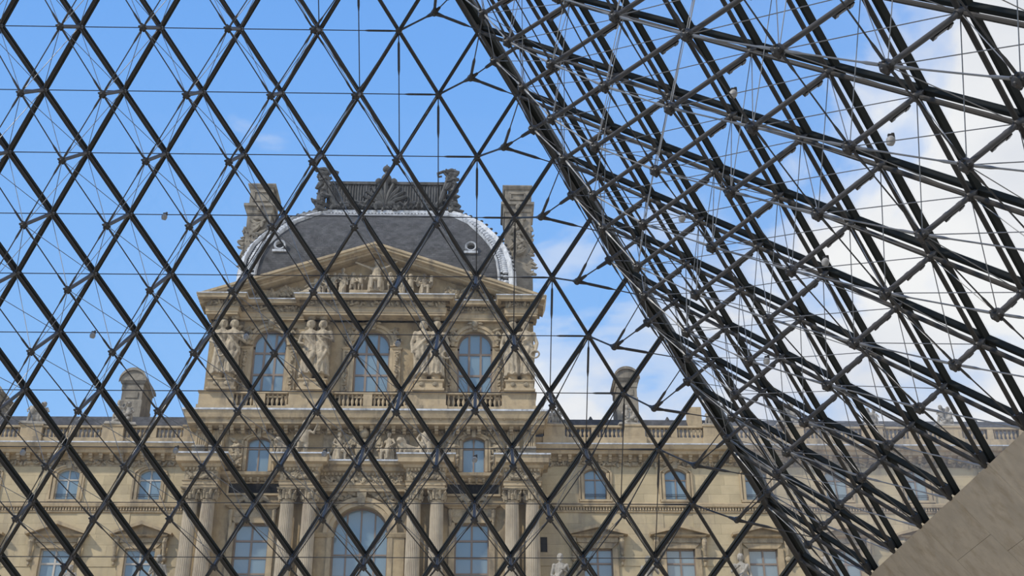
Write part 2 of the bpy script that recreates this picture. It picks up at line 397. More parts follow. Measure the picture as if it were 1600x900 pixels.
sides = tag(MB().hexa([(0.1, 0, 0), (-35.5, 0, 0), (-35.5-bot, bot, bz), (bot, bot, bz)], [(.1, .5, .2), (-35.5, .5, .2), (-35.5-bot, bot+.5, bz), (bot, bot+.5, bz)])
    .hexa([(-35.42, 0, 0), (-35.42, -35.42, 0), (-35.42-bot, -35.42-bot, bz), (-35.42-bot, bot, bz)], [(-35.9, 0, .2), (-35.9, -35.42, .2), (-35.9-bot, -35.42-bot, bz), (-35.9-bot, bot, bz)])
    .hexa([(0, -35.42, 0), (-35.42, -35.42, 0), (-35.42-bot, -35.42-bot, bz), (bot, -35.42-bot, bz)], [(0, -35.9, .2), (-35.42, -35.9, .2), (-35.42-bot, -35.9-bot, bz), (bot, -35.9-bot, bz)])
    .build('wall_base', M_CONC), 'sloping concrete base under the other sides of the glazing', 'concrete wall', kind='structure')
def ring_slab(i0, i1, o0, o1, z0, z1):
    m = MB(); (ax, ay), (bx_, by) = i0, i1; (cx, cy), (dx, dy) = o0, o1
    m.box(cx, dx, cy, ay, z0, z1); m.box(cx, dx, by, dy, z0, z1); m.box(cx, ax, ay, by, z0, z1); m.box(bx_, dx, ay, by, z0, z1); return m
tag(ring_slab((-35.42-bot, -35.42-bot), (bot, bot), (-50, -50), (15, 15), bz-.1, bz+.3).build('ceiling', M_CONC), 'flat concrete ceiling of the hall around the opening', 'ceiling', kind='structure')
tag(MB().box(-50, 15, -50, 15, -9.9, -9.6).build('floor', M_FLOOR), 'pale limestone floor of the hall under the pyramid', 'floor', kind='structure')
m = MB(); m.box(-50.3, -50, -50, 15, -9.9, bz); m.box(15, 15.3, -50, 15, -9.9, bz); m.box(-50, 15, -50.3, -50, -9.9, bz); m.box(-50, 15, 15, 15.3, -9.9, bz)
tag(m.build('wall_hall', M_CONC), 'concrete walls around the hall under the pyramid', 'wall', kind='structure')
tag(ring_slab((-36.0, -36.0), (0.6, 0.6), (-220, -260), (180, 60), -.3, 0.0).build('courtyard_ground', M_PAVE), 'pale stone paving of the palace courtyard', 'paving', kind='structure')

# ================================================================ the palace
XC = -17.35; YP = 45.0                      # centre line and front plane of the pavilion
def ZP(py, y=0.0, px=585):                  # height of a picture row on the plane y in front (-) of / behind (+) the pavilion's front
    return at(px, py, YP+y).z
def UP_(px, py, y=0.0): return at(px, py, YP+y).x-XC
class Arch:
    """opening of half width a, from zb up to springing zs, then a circular head of the given rise"""
    def __init__(s, uc, a, zb, zs, rise): s.uc, s.a, s.zb, s.zs, s.rise = uc, a, zb, zs, rise
    def top(s, u):
        x = min(abs(u-s.uc), s.a)
        if s.rise <= 0: return s.zs
        R = (s.a*s.a+s.rise*s.rise)/(2*s.rise); return s.zs+s.rise-R+math.sqrt(max(R*R-x*x, 0))
    def curve(s, n=16, grow=0.0):
        if s.rise <= 0: return [(s.uc-s.a-grow, s.zs+grow), (s.uc+s.a+grow, s.zs+grow)]
        R = (s.a*s.a+s.rise*s.rise)/(2*s.rise); cz = s.zs+s.rise-R; t = math.asin(min(1, s.a/R)) if s.rise < s.a else math.pi/2
        return [(s.uc+(R+grow)*math.sin(-t+2*t*k/n), cz+(R+grow)*math.cos(-t+2*t*k/n)) for k in range(n+1)]
def wall(mb, u0, u1, z0, z1, y0, y1, ops):
    """wall slab between y0 (front) and y1 (back) with openings"""
    ops = sorted(ops, key=lambda o: o.uc); x = u0
    for o in ops:
        mb.box(x, o.uc-o.a, y0, y1, z0, z1)
        if o.zb > z0: mb.box(o.uc-o.a, o.uc+o.a, y0, y1, z0, o.zb)
        n = 1 if o.rise <= 0 else 14
        for k in range(n):
            a = o.uc-o.a+2*o.a*k/n; b = o.uc-o.a+2*o.a*(k+1)/n
            ta, tb = (o.zs, o.zs) if n == 1 else (o.top(a), o.top(b))
            mb.hexa([(a, y0, ta), (b, y0, tb), (b, y1, tb), (a, y1, ta)], [(a, y0, z1), (b, y0, z1), (b, y1, z1), (a, y1, z1)])
        x = o.uc+o.a
    mb.box(x, u1, y0, y1, z0, z1)
    return mb
def surround(o, t, y0, y1, zb=None, jamb=True):
    """moulded band of width t round the opening"""
    m = MB(); i_, e_ = o.curve(16), o.curve(16, t)
    for (a, b, c, d) in zip(i_[:-1], i_[1:], e_[1:], e_[:-1]):
        m.hexa([(p[0], y0, p[1]) for p in (a, b, c, d)], [(p[0], y1, p[1]) for p in (a, b, c, d)])
    if jamb:
        zb = o.zb if zb is None else zb
        m.box(o.uc-o.a-t, o.uc-o.a, y0, y1, zb, o.zs+.001); m.box(o.uc+o.a, o.uc+o.a+t, y0, y1, zb, o.zs+.001)
    return m
def window(parent, o, y, cols, rows, mat, fr=.09, mun=.07):
    """wooden frame with each pane of glass; rows = list of transom heights as fractions of the opening"""
    m = MB(); a = o.a; zt = o.zs+max(o.rise, 0)
    f = Arch(o.uc, a-fr, o.zb+fr, o.zs-(0 if o.rise > 0 else fr), max(o.rise-fr, 0) if o.rise > 0 else 0)
    i_, e_ = f.curve(16), o.curve(16)
    if o.rise <= 0: e_ = [(o.uc-a, o.zs), (o.uc+a, o.zs)]
    for (p, q, c, d) in zip(i_[:-1], i_[1:], e_[1:], e_[:-1]):
        m.hexa([(w[0], y-.06, w[1]) for w in (p, q, c, d)], [(w[0], y+.06, w[1]) for w in (p, q, c, d)])
    m.box(o.uc-a, o.uc-a+fr, y-.06, y+.06, o.zb, o.zs); m.box(o.uc+a-fr, o.uc+a, y-.06, y+.06, o.zb, o.zs); m.box(o.uc-a, o.uc+a, y-.06, y+.06, o.zb, o.zb+fr)
    us = [o.uc-a+fr]+[o.uc-a+2*a*k/cols for k in range(1, cols)]+[o.uc+a-fr]
    zs = [o.zb+fr]+[o.zb+(zt-o.zb)*r for r in rows]+[zt-fr]
    for u in us[1:-1]: m.box(u-mun/2, u+mun/2, y-.05, y+.05, o.zb+fr, f.top(u)+.02)
    for z in zs[1:-1]:
        hw = a-fr
        if z > o.zs and o.rise > 0:
            while hw > .05 and f.top(o.uc+hw) < z: hw -= .02
        m.box(o.uc-hw, o.uc+hw, y-.055, y+.055, z-mun/2, z+mun/2)
    w = m.build('window', mat, parent)
    for i in range(len(us)-1):
        x0 = us[i]+(mun/2 if i else 0); x1 = us[i+1]-(mun/2 if i < len(us)-2 else 0)
        for k in range(len(zs)-1):
            z0 = zs[k]+(mun/2 if k else 0); z1 = zs[k+1]-(mun/2 if k < len(zs)-2 else 0)
            top = [(x1+(x0-x1)*q/6, min(z1, f.top(x1+(x0-x1)*q/6))) for q in range(7)] if o.rise > 0 else [(x1, z1), (x0, z1)]
            top = [p for p in top if p[1] > z0+.02]
            if len(top) < 2: continue
            poly = [(top[-1][0], z0), (top[0][0], z0)]+top
            MB().rings([[(p[0], y, p[1]) for p in poly], [(p[0], y+.02, p[1]) for p in poly]]).build('pane', M_WGLASS, w)
    return w
BAL = MB().lathe([(.07, 0), (.085, .04), (.05, .1), (.10, .28), (.105, .36), (.05, .58), (.045, .64), (.08, .70), (.08, .76)], n=10).mesh('baluster', M_TRIM, True)
MOD = MB().box(-.11, .11, -.42, .05, -.06, .10).box(-.09, .09, -.34, .05, -.20, -.06).box(-.09, .09, -.2, .05, -.30, -.2).mesh('modillion', M_TRIM)
DENT = MB().box(-.055, .055, -.12, .05, -.09, .09).mesh('dentil', M_TRIM)
def row_of(name, me, parent, u0, u1, step, y, z, sc=1.0, jitter=0):
    n = max(1, int(round((u1-u0)/step)))
    for k in range(n):
        o = link(name, me, parent); o.location = (u0+(k+.5)*(u1-u0)/n, y, z)
        if sc != 1.0: o.scale = (sc, sc, sc) if isinstance(sc, float) else sc

# ---------------------------------------------------------------- carved figures: one continuous body each
def bake(mb, name, mat, vox):
    me = mb.mesh(name+'_raw', mat); o = bpy.data.objects.new(name, me); COL.objects.link(o)
    md = o.modifiers.new('r', 'REMESH'); md.mode = 'VOXEL'; md.voxel_size = vox; md.use_smooth_shade = True
    sm = o.modifiers.new('s', 'SMOOTH'); sm.factor = .5; sm.iterations = 1
    dg = bpy.context.evaluated_depsgraph_get(); ev = o.evaluated_get(dg)
    out = bpy.data.meshes.new_from_object(ev); out.name = name
    if not out.materials: out.materials.append(mat)
    bpy.data.objects.remove(o); return out
def robe(m, rings, n=44, folds=11, amp=.15, ph=0.0):
    R = []
    for (x, y, z, rx, ry, f) in rings:
        R.append([(x+rx*(1+amp*f*math.sin(folds*t+ph+z*2))*math.cos(t), y+ry*(1+amp*f*math.sin(folds*t+ph+z*2))*math.sin(t), z) for t in [2*math.pi*k/n for k in range(n)]])
    m.rings(R)
def head(m, c, s, hair=1.0, tilt=0.0):
    x, y, z = c
    m.ball((x, y, z), (.076*s, .09*s, .115*s), 14, 10)                    # skull and face
    m.ball((x, y+.02*s, z+.035*s), (.097*s*hair, .095*s*hair, .09*s*hair), 12, 8)   # hair
    for q in (-1, 1): m.ball((x+q*.075*s, y-.005*s, z-.03*s), (.03*s*hair, .05*s, .09*s), 8, 6)   # locks over the ears
    m.ball((x, y+.09*s, z-.02*s), (.06*s, .05*s, .07*s), 8, 6)
    m.ball((x, y-.095*s, z-.012*s), (.02*s, .038*s, .036*s), 8, 6)            # nose
    m.ball((x, y-.078*s, z+.03*s), (.065*s, .03*s, .018*s), 8, 6)          # brow
    m.ball((x, y-.082*s, z-.062*s), (.034*s, .026*s, .018*s), 8, 6)           # mouth and chin
    m.ball((x, y-.06*s, z-.095*s), (.035*s, .03*s, .025*s), 8, 6)
    m.tube((x, y+.01*s, z-.08*s), (x, y+.015*s, z-.2*s), .05*s, 10, .06*s)   # neck
def arm(m, sh, el, ha, s):
    m.path([sh, el, ha], [.062*s, .05*s, .036*s], 10); m.ball(sh, .072*s, 10, 6); m.ball(el, .052*s, 8, 6)
    d = (Vector(ha)-Vector(el)).normalized(); h = Vector(ha)+d*.05*s; m.ball(h, (.045*s, .04*s, .05*s), 8, 6)
    u, v = frame(d)
    for k in range(4): m.tube(h+u*(k-1.5)*.022*s, h+u*(k-1.5)*.026*s+d*(.085-.012*abs(k-1.3))*s, .013*s, 6)
    m.tube(h+u*.04*s, h+u*.075*s+d*.04*s, .014*s, 6)
def standing(kind):
    """about 1.9 units tall, facing -y"""
    m = MB(); fem = kind in ('maid', 'maid_wreath'); sway = .05 if kind in ('maid', 'scholar') else -.05
    robe(m, [(0, 0, 0, .24, .20, 1.2), (0, 0, .25, .215, .19, 1.2), (sway*.5, 0, .6, .21, .18, 1.0), (sway, 0, .86, .225, .18, .9), (sway, 0, 1.0, .21, .165, .8), (sway*.5, 0, 1.16, .165, .125, .6), (0, -.01, 1.34, .20, .145, .5), (0, 0, 1.48, .205, .125, .3), (0, 0, 1.55, .10, .08, 0)], ph=.4 if fem else 1.3)
    m.path([(-.2, -.1, 1.42), (.0, -.16, 1.12), (.19, -.14, .86), (.22, -.02, .7)], [.035, .045, .05, .035], 8)   # diagonal mantle
    m.path([(.21, -.08, .95), (.12, -.19, .6), (-.02, -.19, .32), (-.06, -.15, .05)], [.035, .04, .04, .03], 8)
    m.ball((sway+.08, -.16, .62), (.09, .09, .14), 10, 8)                    # bent knee
    if fem: m.ball((-.085, -.12, 1.33), .075, 10, 8); m.ball((.085, -.12, 1.33), .075, 10, 8)
    for sx in (-1, 1): m.ball((sx*.09, -.2, .03), (.05, .11, .04), 8, 6)    # feet
    head(m, (0, -.03, 1.76), 1.15, 1.08)
    if kind == 'maid':
        arm(m, (-.22, 0, 1.45), (-.3, .0, 1.14), (-.17, -.2, 1.0), 1.1); arm(m, (.22, 0, 1.45), (.31, .02, 1.12), (.3, -.1, .82), 1.1)
    elif kind == 'maid_wreath':
        arm(m, (-.22, 0, 1.45), (-.32, .0, 1.13), (-.3, -.12, .84), 1.1); arm(m, (.22, 0, 1.45), (.32, -.04, 1.16), (.1, -.23, 1.2), 1.1)
        m.path([(-.28+.12*math.cos(t), -.2, .66+.12*math.sin(t)) for t in [2*math.pi*k/14 for k in range(15)]], .032, 6)
    elif kind == 'scholar':
        arm(m, (-.23, 0, 1.45), (-.34, .02, 1.13), (-.12, -.22, 1.22), 1.15); arm(m, (.23, 0, 1.45), (.32, .04, 1.12), (.26, -.18, .96), 1.15)
        m.box(.2, .36, -.3, -.24, .82, 1.04)
        m.ball((0, -.1, 1.65), (.06, .05, .09), 8, 6)
    elif kind == 'orator':
        arm(m, (-.23, 0, 1.45), (-.33, .0, 1.12), (-.3, -.14, .84), 1.15); arm(m, (.23, 0, 1.45), (.36, -.08, 1.22), (.2, -.3, 1.32), 1.15)
    return m
def nude(m, o=(0, 0, 0), s=1.0, lean=0.0, turn=1):
    """chubby standing child leaning sideways, about 1.2 units tall"""
    x, y, z = o
    P = lambda a, b, c: (x+turn*(a+lean*c)*s, y+b*s, z+c*s)
    m.path([P(0, 0, .45), P(0, -.02, .62), P(0, 0, .82)], [.15*s, .145*s, .135*s], 12)
    for q in (-1, 1):
        m.path([P(q*.08, 0, .46), P(q*.11, -.06*q, .24), P(q*.1, .02, .04)], [.095*s, .07*s, .045*s], 10); m.ball(P(q*.1, -.05, .03), (.05*s, .1*s, .035*s), 8, 6)
    arm(m, P(-.14, 0, .83), P(-.24, -.06, .64), P(-.16, -.2, .52), s*.85); arm(m, P(.14, 0, .83), P(.27, -.04, .76), P(.34, -.1, .95), s*.85)
    head(m, P(0, -.02, 1.04), 1.1*s, 1.1)
def seated(kind):
    m = MB()
    robe(m, [(0, .05, 0, .34, .3, 1), (0, .03, .3, .32, .3, 1), (0, 0, .55, .3, .28, .8), (0, .04, .75, .22, .2, .5), (0, .08, 1.0, .18, .14, .3), (0, .08, 1.18, .21, .14, .2), (0, .08, 1.3, .1, .08, 0)], ph=.2)
    for q in (-1, 1):
        m.path([(q*.12, .05, .62), (q*.18, -.32, .6), (q*.17, -.36, .05)], [.13, .11, .07], 10); m.ball((q*.17, -.42, .03), (.06, .12, .04), 8, 6)
    m.path([(-.25, -.2, .55), (0, -.36, .5), (.26, -.25, .52)], [.06, .08, .06], 8)
    head(m, (0, .04, 1.5), 1.1, 1.1)
    if kind == 'ruler': arm(m, (-.22, .08, 1.2), (-.5, .0, 1.28), (-.8, -.1, 1.36), 1.1); arm(m, (.22, .08, 1.2), (.5, 0, 1.26), (.78, -.1, 1.4), 1.1)
    elif kind == 'winged':
        arm(m, (-.22, .08, 1.2), (-.34, .0, .92), (-.2, -.25, .8), 1.05); arm(m, (.22, .08, 1.2), (.36, -.05, .95), (.38, -.3, 1.05), 1.05)
        for q in (-1, 1):
            pts = [(q*.1, .2, 1.15), (q*.3, .24, 1.5), (q*.5, .24, 1.42), (q*.58, .22, 1.0), (q*.42, .2, .7), (q*.2, .2, .85)]
            m.rings([[(p[0], p[1]-.04, p[2]) for p in pts], [(p[0], p[1]+.05, p[2]) for p in pts]])
        m.box(.3, .5, -.4, -.33, .85, 1.3)
    else: arm(m, (-.22, .08, 1.2), (-.36, .0, .95), (-.24, -.28, .78), 1.05); arm(m, (.22, .08, 1.2), (.38, .02, .96), (.3, -.3, .72), 1.05)
    return m
def reclining():
    m = MB()
    m.path([(-.55, .05, .1), (-.45, 0, .3), (-.3, -.02, .6)], [.2, .17, .16], 12)
    m.path([(-.5, -.02, .18), (-.05, -.14, .3), (.35, -.12, .1), (.6, -.1, .06)], [.18, .13, .09, .06], 10)
    m.path([(-.5, .06, .16), (.05, .06, .22), (.55, .04, .1), (.85, .02, .06)], [.18, .13, .09, .05], 10)
    m.path([(-.6, -.16, .06), (-.1, -.24, .1), (.4, -.2, .06)], [.08, .1, .05], 8)
    arm(m, (-.45, -.05, .62), (-.68, -.1, .42), (-.7, -.2, .12), 1.0); arm(m, (-.18, -.05, .66), (.05, -.15, .6), (.2, -.2, .42), 1.0)
    head(m, (-.27, -.04, .86), 1.05, 1.08)
    return m
def beast(m, o, s=1.0, d=1):
    x, y, z = o; P = lambda a, b, c: (x+d*a*s, y+b*s, z+c*s)
    m.path([P(-.4, .05, .3), P(0, .02, .36), P(.3, 0, .46), P(.42, -.06, .62)], [.17*s, .19*s, .2*s, .15*s], 12)      # haunch, trunk, chest, neck
    m.ball(P(.46, -.1, .74), (.15*s, .15*s, .15*s), 10, 8); m.ball(P(.52, -.24, .69), (.08*s, .1*s, .07*s), 8, 6)      # head with muzzle
    for a in (-.1, .12): m.ball(P(.42+a, -.05, .88), .035*s, 6, 4)
    m.ball(P(.38, .0, .66), (.2*s, .16*s, .22*s), 10, 8)                                                            # mane
    for a in (.2, .4): m.path([P(a, -.1, .36), P(a+.05, -.12, .2), P(a+.06, -.14, .03)], [.08*s, .055*s, .05*s], 8)
    m.path([P(-.38, -.1, .3), P(-.2, -.18, .2), P(-.34, -.15, .05)], [.12*s, .08*s, .05*s], 8)
def putti_group(v):
    m = MB(); nude(m, (-.32, -.05, .12), 1.0, .12, 1); nude(m, (.34, -.02, .12), .95, .1, -1)
    m.rings([[(-.75, -.3, 0), (.75, -.3, 0), (.75, .3, 0), (-.75, .3, 0)], [(-.7, -.28, .14), (.7, -.28, .14), (.7, .28, .14), (-.7, .28, .14)]])
    if v == 0: m.ball((0, .08, .5), (.26, .2, .42), 10, 8); m.ball((.02, -.1, .82), .16, 8, 6)
    else:
        m.path([(0, .1, .1), (0, .1, .7), (.05, .08, 1.15)], [.22, .2, .1], 10)
        for k in range(6): m.ball((.3*math.cos(k), -.12, .35+.16*math.sin(k*1.7)), .12, 8, 6)
    return m
VX = .022
F_MAID = bake(standing('maid'), 'caryatid', M_FIG, VX); F_MAID2 = bake(standing('maid_wreath'), 'caryatid', M_FIG, VX)
F_SCH = bake(standing('scholar'), 'statue', M_WFIG, VX); F_ORA = bake(standing('orator'), 'statue', M_WFIG, VX)
F_STD = bake(standing('orator'), 'figure', M_FIG, VX); F_STD2 = bake(standing('maid'), 'figure', M_FIG, VX)
F_RULER = bake(seated('ruler'), 'figure', M_FIG, VX); F_WING = bake(seated('winged'), 'figure', M_FIG, VX); F_SEAT = bake(seated('plain'), 'figure', M_FIG, VX)
F_REC = bake(reclining(), 'figure', M_FIG, VX)
mm = MB(); nude(mm); F_CHILD = bake(mm, 'figure', M_FIG, VX)
mm = MB(); nude(mm, (-.05, 0, 0), 1.5, .08, 1); beast(mm, (-.62, .0, 0), 1.05, -1); F_LION = bake(mm, 'figure_group', M_FIG, .03)
mm = seated('plain'); beast(mm, (.65, .0, 0), 1.1, 1); F_LION2 = bake(mm, 'figure_group', M_FIG, .03)
F_PUT = [bake(putti_group(v), 'statue_group', M_WFIG, VX) for v in (0, 1)]
def put(name, me, parent, loc, s, rz=0.0, flip=False):
    o = link(name, me, parent); o.location = loc; o.scale = (-s if flip else s, s, s); o.rotation_euler = (0, 0, rz); return o

def carve(m, path, n, size, spread, seed=1, flat=.55):
    """irregular carved foliage: overlapping leaves scattered along a path"""
    rg = random.Random(seed); path = [Vector(p) for p in path]
    for k in range(n):
        t = (k+rg.random()*.8)/n*(len(path)-1); i = min(int(t), len(path)-2); p = path[i].lerp(path[i+1], t-i)
        p = p+Vector((rg.uniform(-1, 1)*spread, rg.uniform(-.3, .1)*spread, rg.uniform(-1, 1)*spread)); s = size*rg.uniform(.6, 1.25); a = rg.uniform(0, 6.28)
        d = Vector((math.cos(a), -.35, math.sin(a)))*s
        m.path([p-d*.9, p+Vector((0, -s*.35, 0)), p+d*.9, p+d*1.25+Vector((0, -s*.3, 0))], [s*.3, s*.5, s*.34, s*.12], 6)
    return m
# ---------------------------------------------------------------- pavilion
pav = tag(empty('palace_pavilion', (XC, YP, 0)), 'tall stone palace pavilion with caryatids, carved pediment and domed slate roof', 'building')
# levels (metres above the courtyard)
z_arch = ZP(768, -.5); z_colcap0 = ZP(786, -1.0, 470); z_colcap1 = ZP(766, -1.0, 470)
z_ent = ZP(750, -1.7); z_fr = ZP(735, -1.7); z_ctop = ZP(708, -2.2)
z_m0 = ZP(736, -.3); z_mtop = ZP(680, 0)
z_mod = ZP(664, -.6); z_c0 = ZP(659, -1.3); z_c1 = ZP(639, -1.4)
z_b0 = ZP(634, -.9); z_b1 = ZP(612, -.9)
z_win = ZP(612, 0); z_archb = ZP(501, -.3); z_frb = ZP(490, -.3); z_cb = ZP(477, -.3); z_ct = ZP(459, -1.84)
HWID = 11.35
# ground storey wall
archC = Arch(-.1, 1.83, 4.0, ZP(836, .2, 562), 1.83); 
lwL = Arch(-7.15, 1.12, ZP(960, .2), ZP(819, .2, 390), 0); lwR = Arch(7.15, 1.12, ZP(960, .2), ZP(819, .2, 738), 0)
wall(MB(), -HWID, HWID, 0, z_arch, 0, .8, [lwL, archC, lwR]).build('wall', M_STONE, pav)
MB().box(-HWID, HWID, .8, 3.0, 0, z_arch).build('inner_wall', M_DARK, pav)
window(pav, lwL, .35, 2, [.24, .44, .62, .81], M_WOOD, .1, .13); window(pav, lwR, .35, 2, [.24, .44, .62, .81], M_WOOD, .1, .13)
window(pav, archC, .4, 4, [.3, .5, .66, .765], M_WOOD, .11, .1)
for o in (lwL, lwR):
    surround(o, .38, -.12, 0).build('window_surround', M_TRIM, pav)
    zt = o.zs+.38; m = MB(); m.box(o.uc-1.5, o.uc+1.5, -.14, 0, zt, zt+.55); m.build('lintel', M_CARVE, pav)
    MB().loft(o.uc-1.5, o.uc+1.5, 0, -.16, [(.05, zt+.55), (.12, zt+.65), (.32, zt+.72), (.36, zt+.85), (.0, zt+.9)]).build('lintel_cornice', M_TRIM, pav)
    for q in (-1, 1):
        m = MB(); m.path([(o.uc+q*1.42, -.05, zt+.5), (o.uc+q*1.42, -.3, zt+.35), (o.uc+q*1.42, -.22, zt-.1), (o.uc+q*1.42, -.12, zt-.6)], [.1, .17, .13, .08], 8); m.build('console', M_CARVE, pav, True)
        m = MB(); m.path([(o.uc+q*(.2+.16*k), -.15, zt+.95+.3*math.sin(k*.62)) for k in range(7)], [.2, .26, .24, .2, .16, .13, .1], 8); m.ball((o.uc+q*.42, -.2, zt+1.25), .24, 8, 6); m.build('scroll_ornament', M_CARVE, pav, True)
    za, zb2 = ZP(771, -.1, 400), ZP(756, -.1, 400)
    MB().box(o.uc-1.75, o.uc+1.75, -.1, .02, za, zb2).build('dark_panel', M_DARK, pav)
    m = surround(Arch(o.uc, 1.75, za, zb2, 0), .12, -.17, 0); m.box(o.uc-1.87, o.uc+1.87, -.17, 0, za-.14, za); m.build('panel_frame', M_TRIM, pav)
surround(archC, .3, -.25, 0, 4.0).build('arch_surround', M_TRIM, pav); surround(Arch(archC.uc, archC.a+.3, 4, archC.zs, archC.rise+.3), .28, -.35, 0, jamb=False).build('archivolt', M_TRIM, pav)
MB().hexa([(archC.uc-.2, -.5, archC.zs+1.8), (archC.uc+.2, -.5, archC.zs+1.8), (archC.uc+.2, 0, archC.zs+1.8), (archC.uc-.2, 0, archC.zs+1.8)], [(archC.uc-.32, -.6, archC.zs+2.65), (archC.uc+.32, -.6, archC.zs+2.65), (archC.uc+.32, 0, archC.zs+2.65), (archC.uc-.32, 0, archC.zs+2.65)]).build('keystone', M_CARVE, pav)
for q in (-1, 1):
    MB().loft(archC.uc+q*2.35-.55, archC.uc+q*2.35+.55, 0, -.2, [(0, 4), (0, archC.zs-.32), (.08, archC.zs-.28), (.16, archC.zs-.06), (.16, archC.zs)]).build('impost_pier', M_STONE, pav)
    # spandrel carving
    m = MB()
    carve(m, [(archC.uc+q*2.75*math.sin(t), -.06, archC.zs+2.75*math.cos(t)+.12) for t in (.2, .5, .8, 1.1)], 22, .3, .25, 3)
    m.build('spandrel_relief', M_CARVE, pav, True)
# fluted columns in pairs
def column_mesh():
    m = MB(); n = 96; R = []
    H = z_colcap0-5.2
    for t, rr in ((0, .50), (.33, .50), (.6, .48), (.85, .45), (1, .425)):
        R.append([((rr-.035*max(0, math.sin(24*2*math.pi*k/n))**.6)*math.cos(2*math.pi*k/n), (rr-.035*max(0, math.sin(24*2*math.pi*k/n))**.6)*math.sin(2*math.pi*k/n), 5.2+H*t) for k in range(n)])
    m.rings(R); return m.mesh('column', M_COLM)
def capital_mesh():
    H = z_colcap1-z_colcap0; m = MB()
    m.lathe([(.44, 0), (.47, .04), (.47, .1), (.42, .14), (.43, H*.5), (.52, H*.8), (.58, H*.88)], n=20)
    m.rings([[(a*.62, b*.62, H*.88) for a, b in ((-1, -1), (0, -.86), (1, -1), (.86, 0), (1, 1), (0, .86), (-1, 1), (-.86, 0))], [(a*.68, b*.68, H) for a, b in ((-1, -1), (0, -.86), (1, -1), (.86, 0), (1, 1), (0, .86), (-1, 1), (-.86, 0))]])
    for row, (z, h, r, cnt) in enumerate(((.12, H*.42, .47, 8), (.18, H*.66, .47, 8))):
        for k in range(cnt):
            a = 2*math.pi*(k+.5*row)/cnt; c, s = math.cos(a), math.sin(a)
            m.path([(r*c, r*s, z), ((r+.03)*c, (r+.03)*s, z+h*.6), ((r+.13)*c, (r+.13)*s, z+h*.95), ((r+.19)*c, (r+.19)*s, z+h*.82)], [.1, .12, .085, .04], 6)
    for a in (45, 135, 225, 315):
        c, s = math.cos(math.radians(a)), math.sin(math.radians(a))
        pts = [((.5+.1*t)*c+.11*(1-t*.12)*math.cos(3*t)*c, (.5+.1*t)*s+.11*(1-t*.12)*math.cos(3*t)*s, H*.72+.11*(1-t*.12)*math.sin(3*t)) for t in [k*.22 for k in range(12)]]
        m.path(pts, .05, 6)
    return m.mesh('capital', M_CARVE, True)
COLM, CAPM = column_mesh(), capital_mesh()
BASEM = MB().lathe([(.5, 5.6), (.52, 5.5), (.62, 5.42), (.62, 5.3), (.54, 5.22), (.68, 5.1), (.68, 4.95)], n=24).box(-.7, .7, -.7, .7, 4.7, 4.95).mesh('column_base', M_TRIM, True)
PAIRS = [(-10.5, .55), (-4.12, .72), (4.12, .74), (10.42, .66)]
for uc, d in PAIRS:
    for q in (-1, 1):
        c = link('column', COLM, pav); c.location = (uc+q*d, -1.0, 0)
        for n_, me in (('capital', CAPM), ('column_base', BASEM)):
            k = link(n_, me, c)
            if n_ == 'capital': k.location = (0, 0, z_colcap0)
        MB().box(uc+q*d-.42, uc+q*d+.42, -.16, 0, 0, z_colcap1).build('pilaster', M_STONE, pav)
    MB().loft(uc-d-.75, uc+d+.75, 0, -1.75, [(0, 0), (0, 4.2), (.12, 4.3), (.12, 4.6), (0, 4.7)]).build('column_pedestal', M_STONE, pav)
    a, b = uc-d-.52, uc+d+.52
    MB().loft(a, b, 0, -1.5, [(0, z_colcap1), (0, z_colcap1+.2), (.05, z_colcap1+.2), (.05, z_colcap1+.42), (.12, z_colcap1+.46), (.12, z_ent), (0, z_ent)]).build('architrave', M_TRIM, pav)
    MB().loft(a, b, 0, -1.5, [(0, z_ent), (0, z_fr)]).build('frieze', M_CARVE, pav)
    m = MB()
    carve(m, [(a+.2, -1.52, (z_ent+z_fr)/2), (b-.2, -1.52, (z_ent+z_fr)/2)], 20, .24, .12, 14)
    m.build('frieze_garland', M_CARVE, pav, True)
    row_of('dentil', DENT, pav, a, b, .24, -1.55, z_fr+.1)
    MB().loft(a, b, 0, -1.5, [(0, z_fr), (.08, z_fr+.2), (.2, z_fr+.24), (.25, z_fr+.42), (.55, z_fr+.5), (.58, z_ctop-.12), (.66, z_ctop), (0, z_ctop+.06)]).build('cornice', M_TRIM, pav)
    MB().loft(a, b, 0, -1.5, [(.67, z_ctop-.03), (.69, z_ctop-.02), (.69, z_ctop+.07), (.6, z_ctop+.08)]).build('lead_flashing', M_LEAD, pav)
# entablature between the pairs
for (a, b, yy) in ((-2.9, 2.9, -.55),):
    MB().loft(a, b, 0, yy, [(0, z_arch), (0, z_arch+.25), (.06, z_arch+.27), (.06, z_arch+.5), (.14, z_arch+.56), (.14, z_ent)]).build('architrave', M_TRIM, pav)
    MB().box(a, b, yy, .3, z_ent, z_fr).build('frieze', M_CARVE, pav)
    m = MB()
    carve(m, [(a+.2, yy-.03, (z_ent+z_fr)/2), (b-.2, yy-.03, (z_ent+z_fr)/2)], 46, .24, .12, 15)
    m.build('frieze_garland', M_CARVE, pav, True)
    row_of('dentil', DENT, pav, a, b, .24, yy-.05, z_fr+.1)
    MB().loft(a, b, .3, yy, [(0, z_fr), (.1, z_fr+.22), (.3, z_fr+.28), (.35, z_fr+.55), (.6, z_fr+.62), (.66, z_fr+.85), (0, z_fr+.9)]).build('cornice', M_TRIM, pav)
    MB().loft(a, b, .3, yy, [(.67, z_fr+.82), (.69, z_fr+.83), (.69, z_fr+.93), (.6, z_fr+.94)]).build('lead_flashing', M_LEAD, pav)
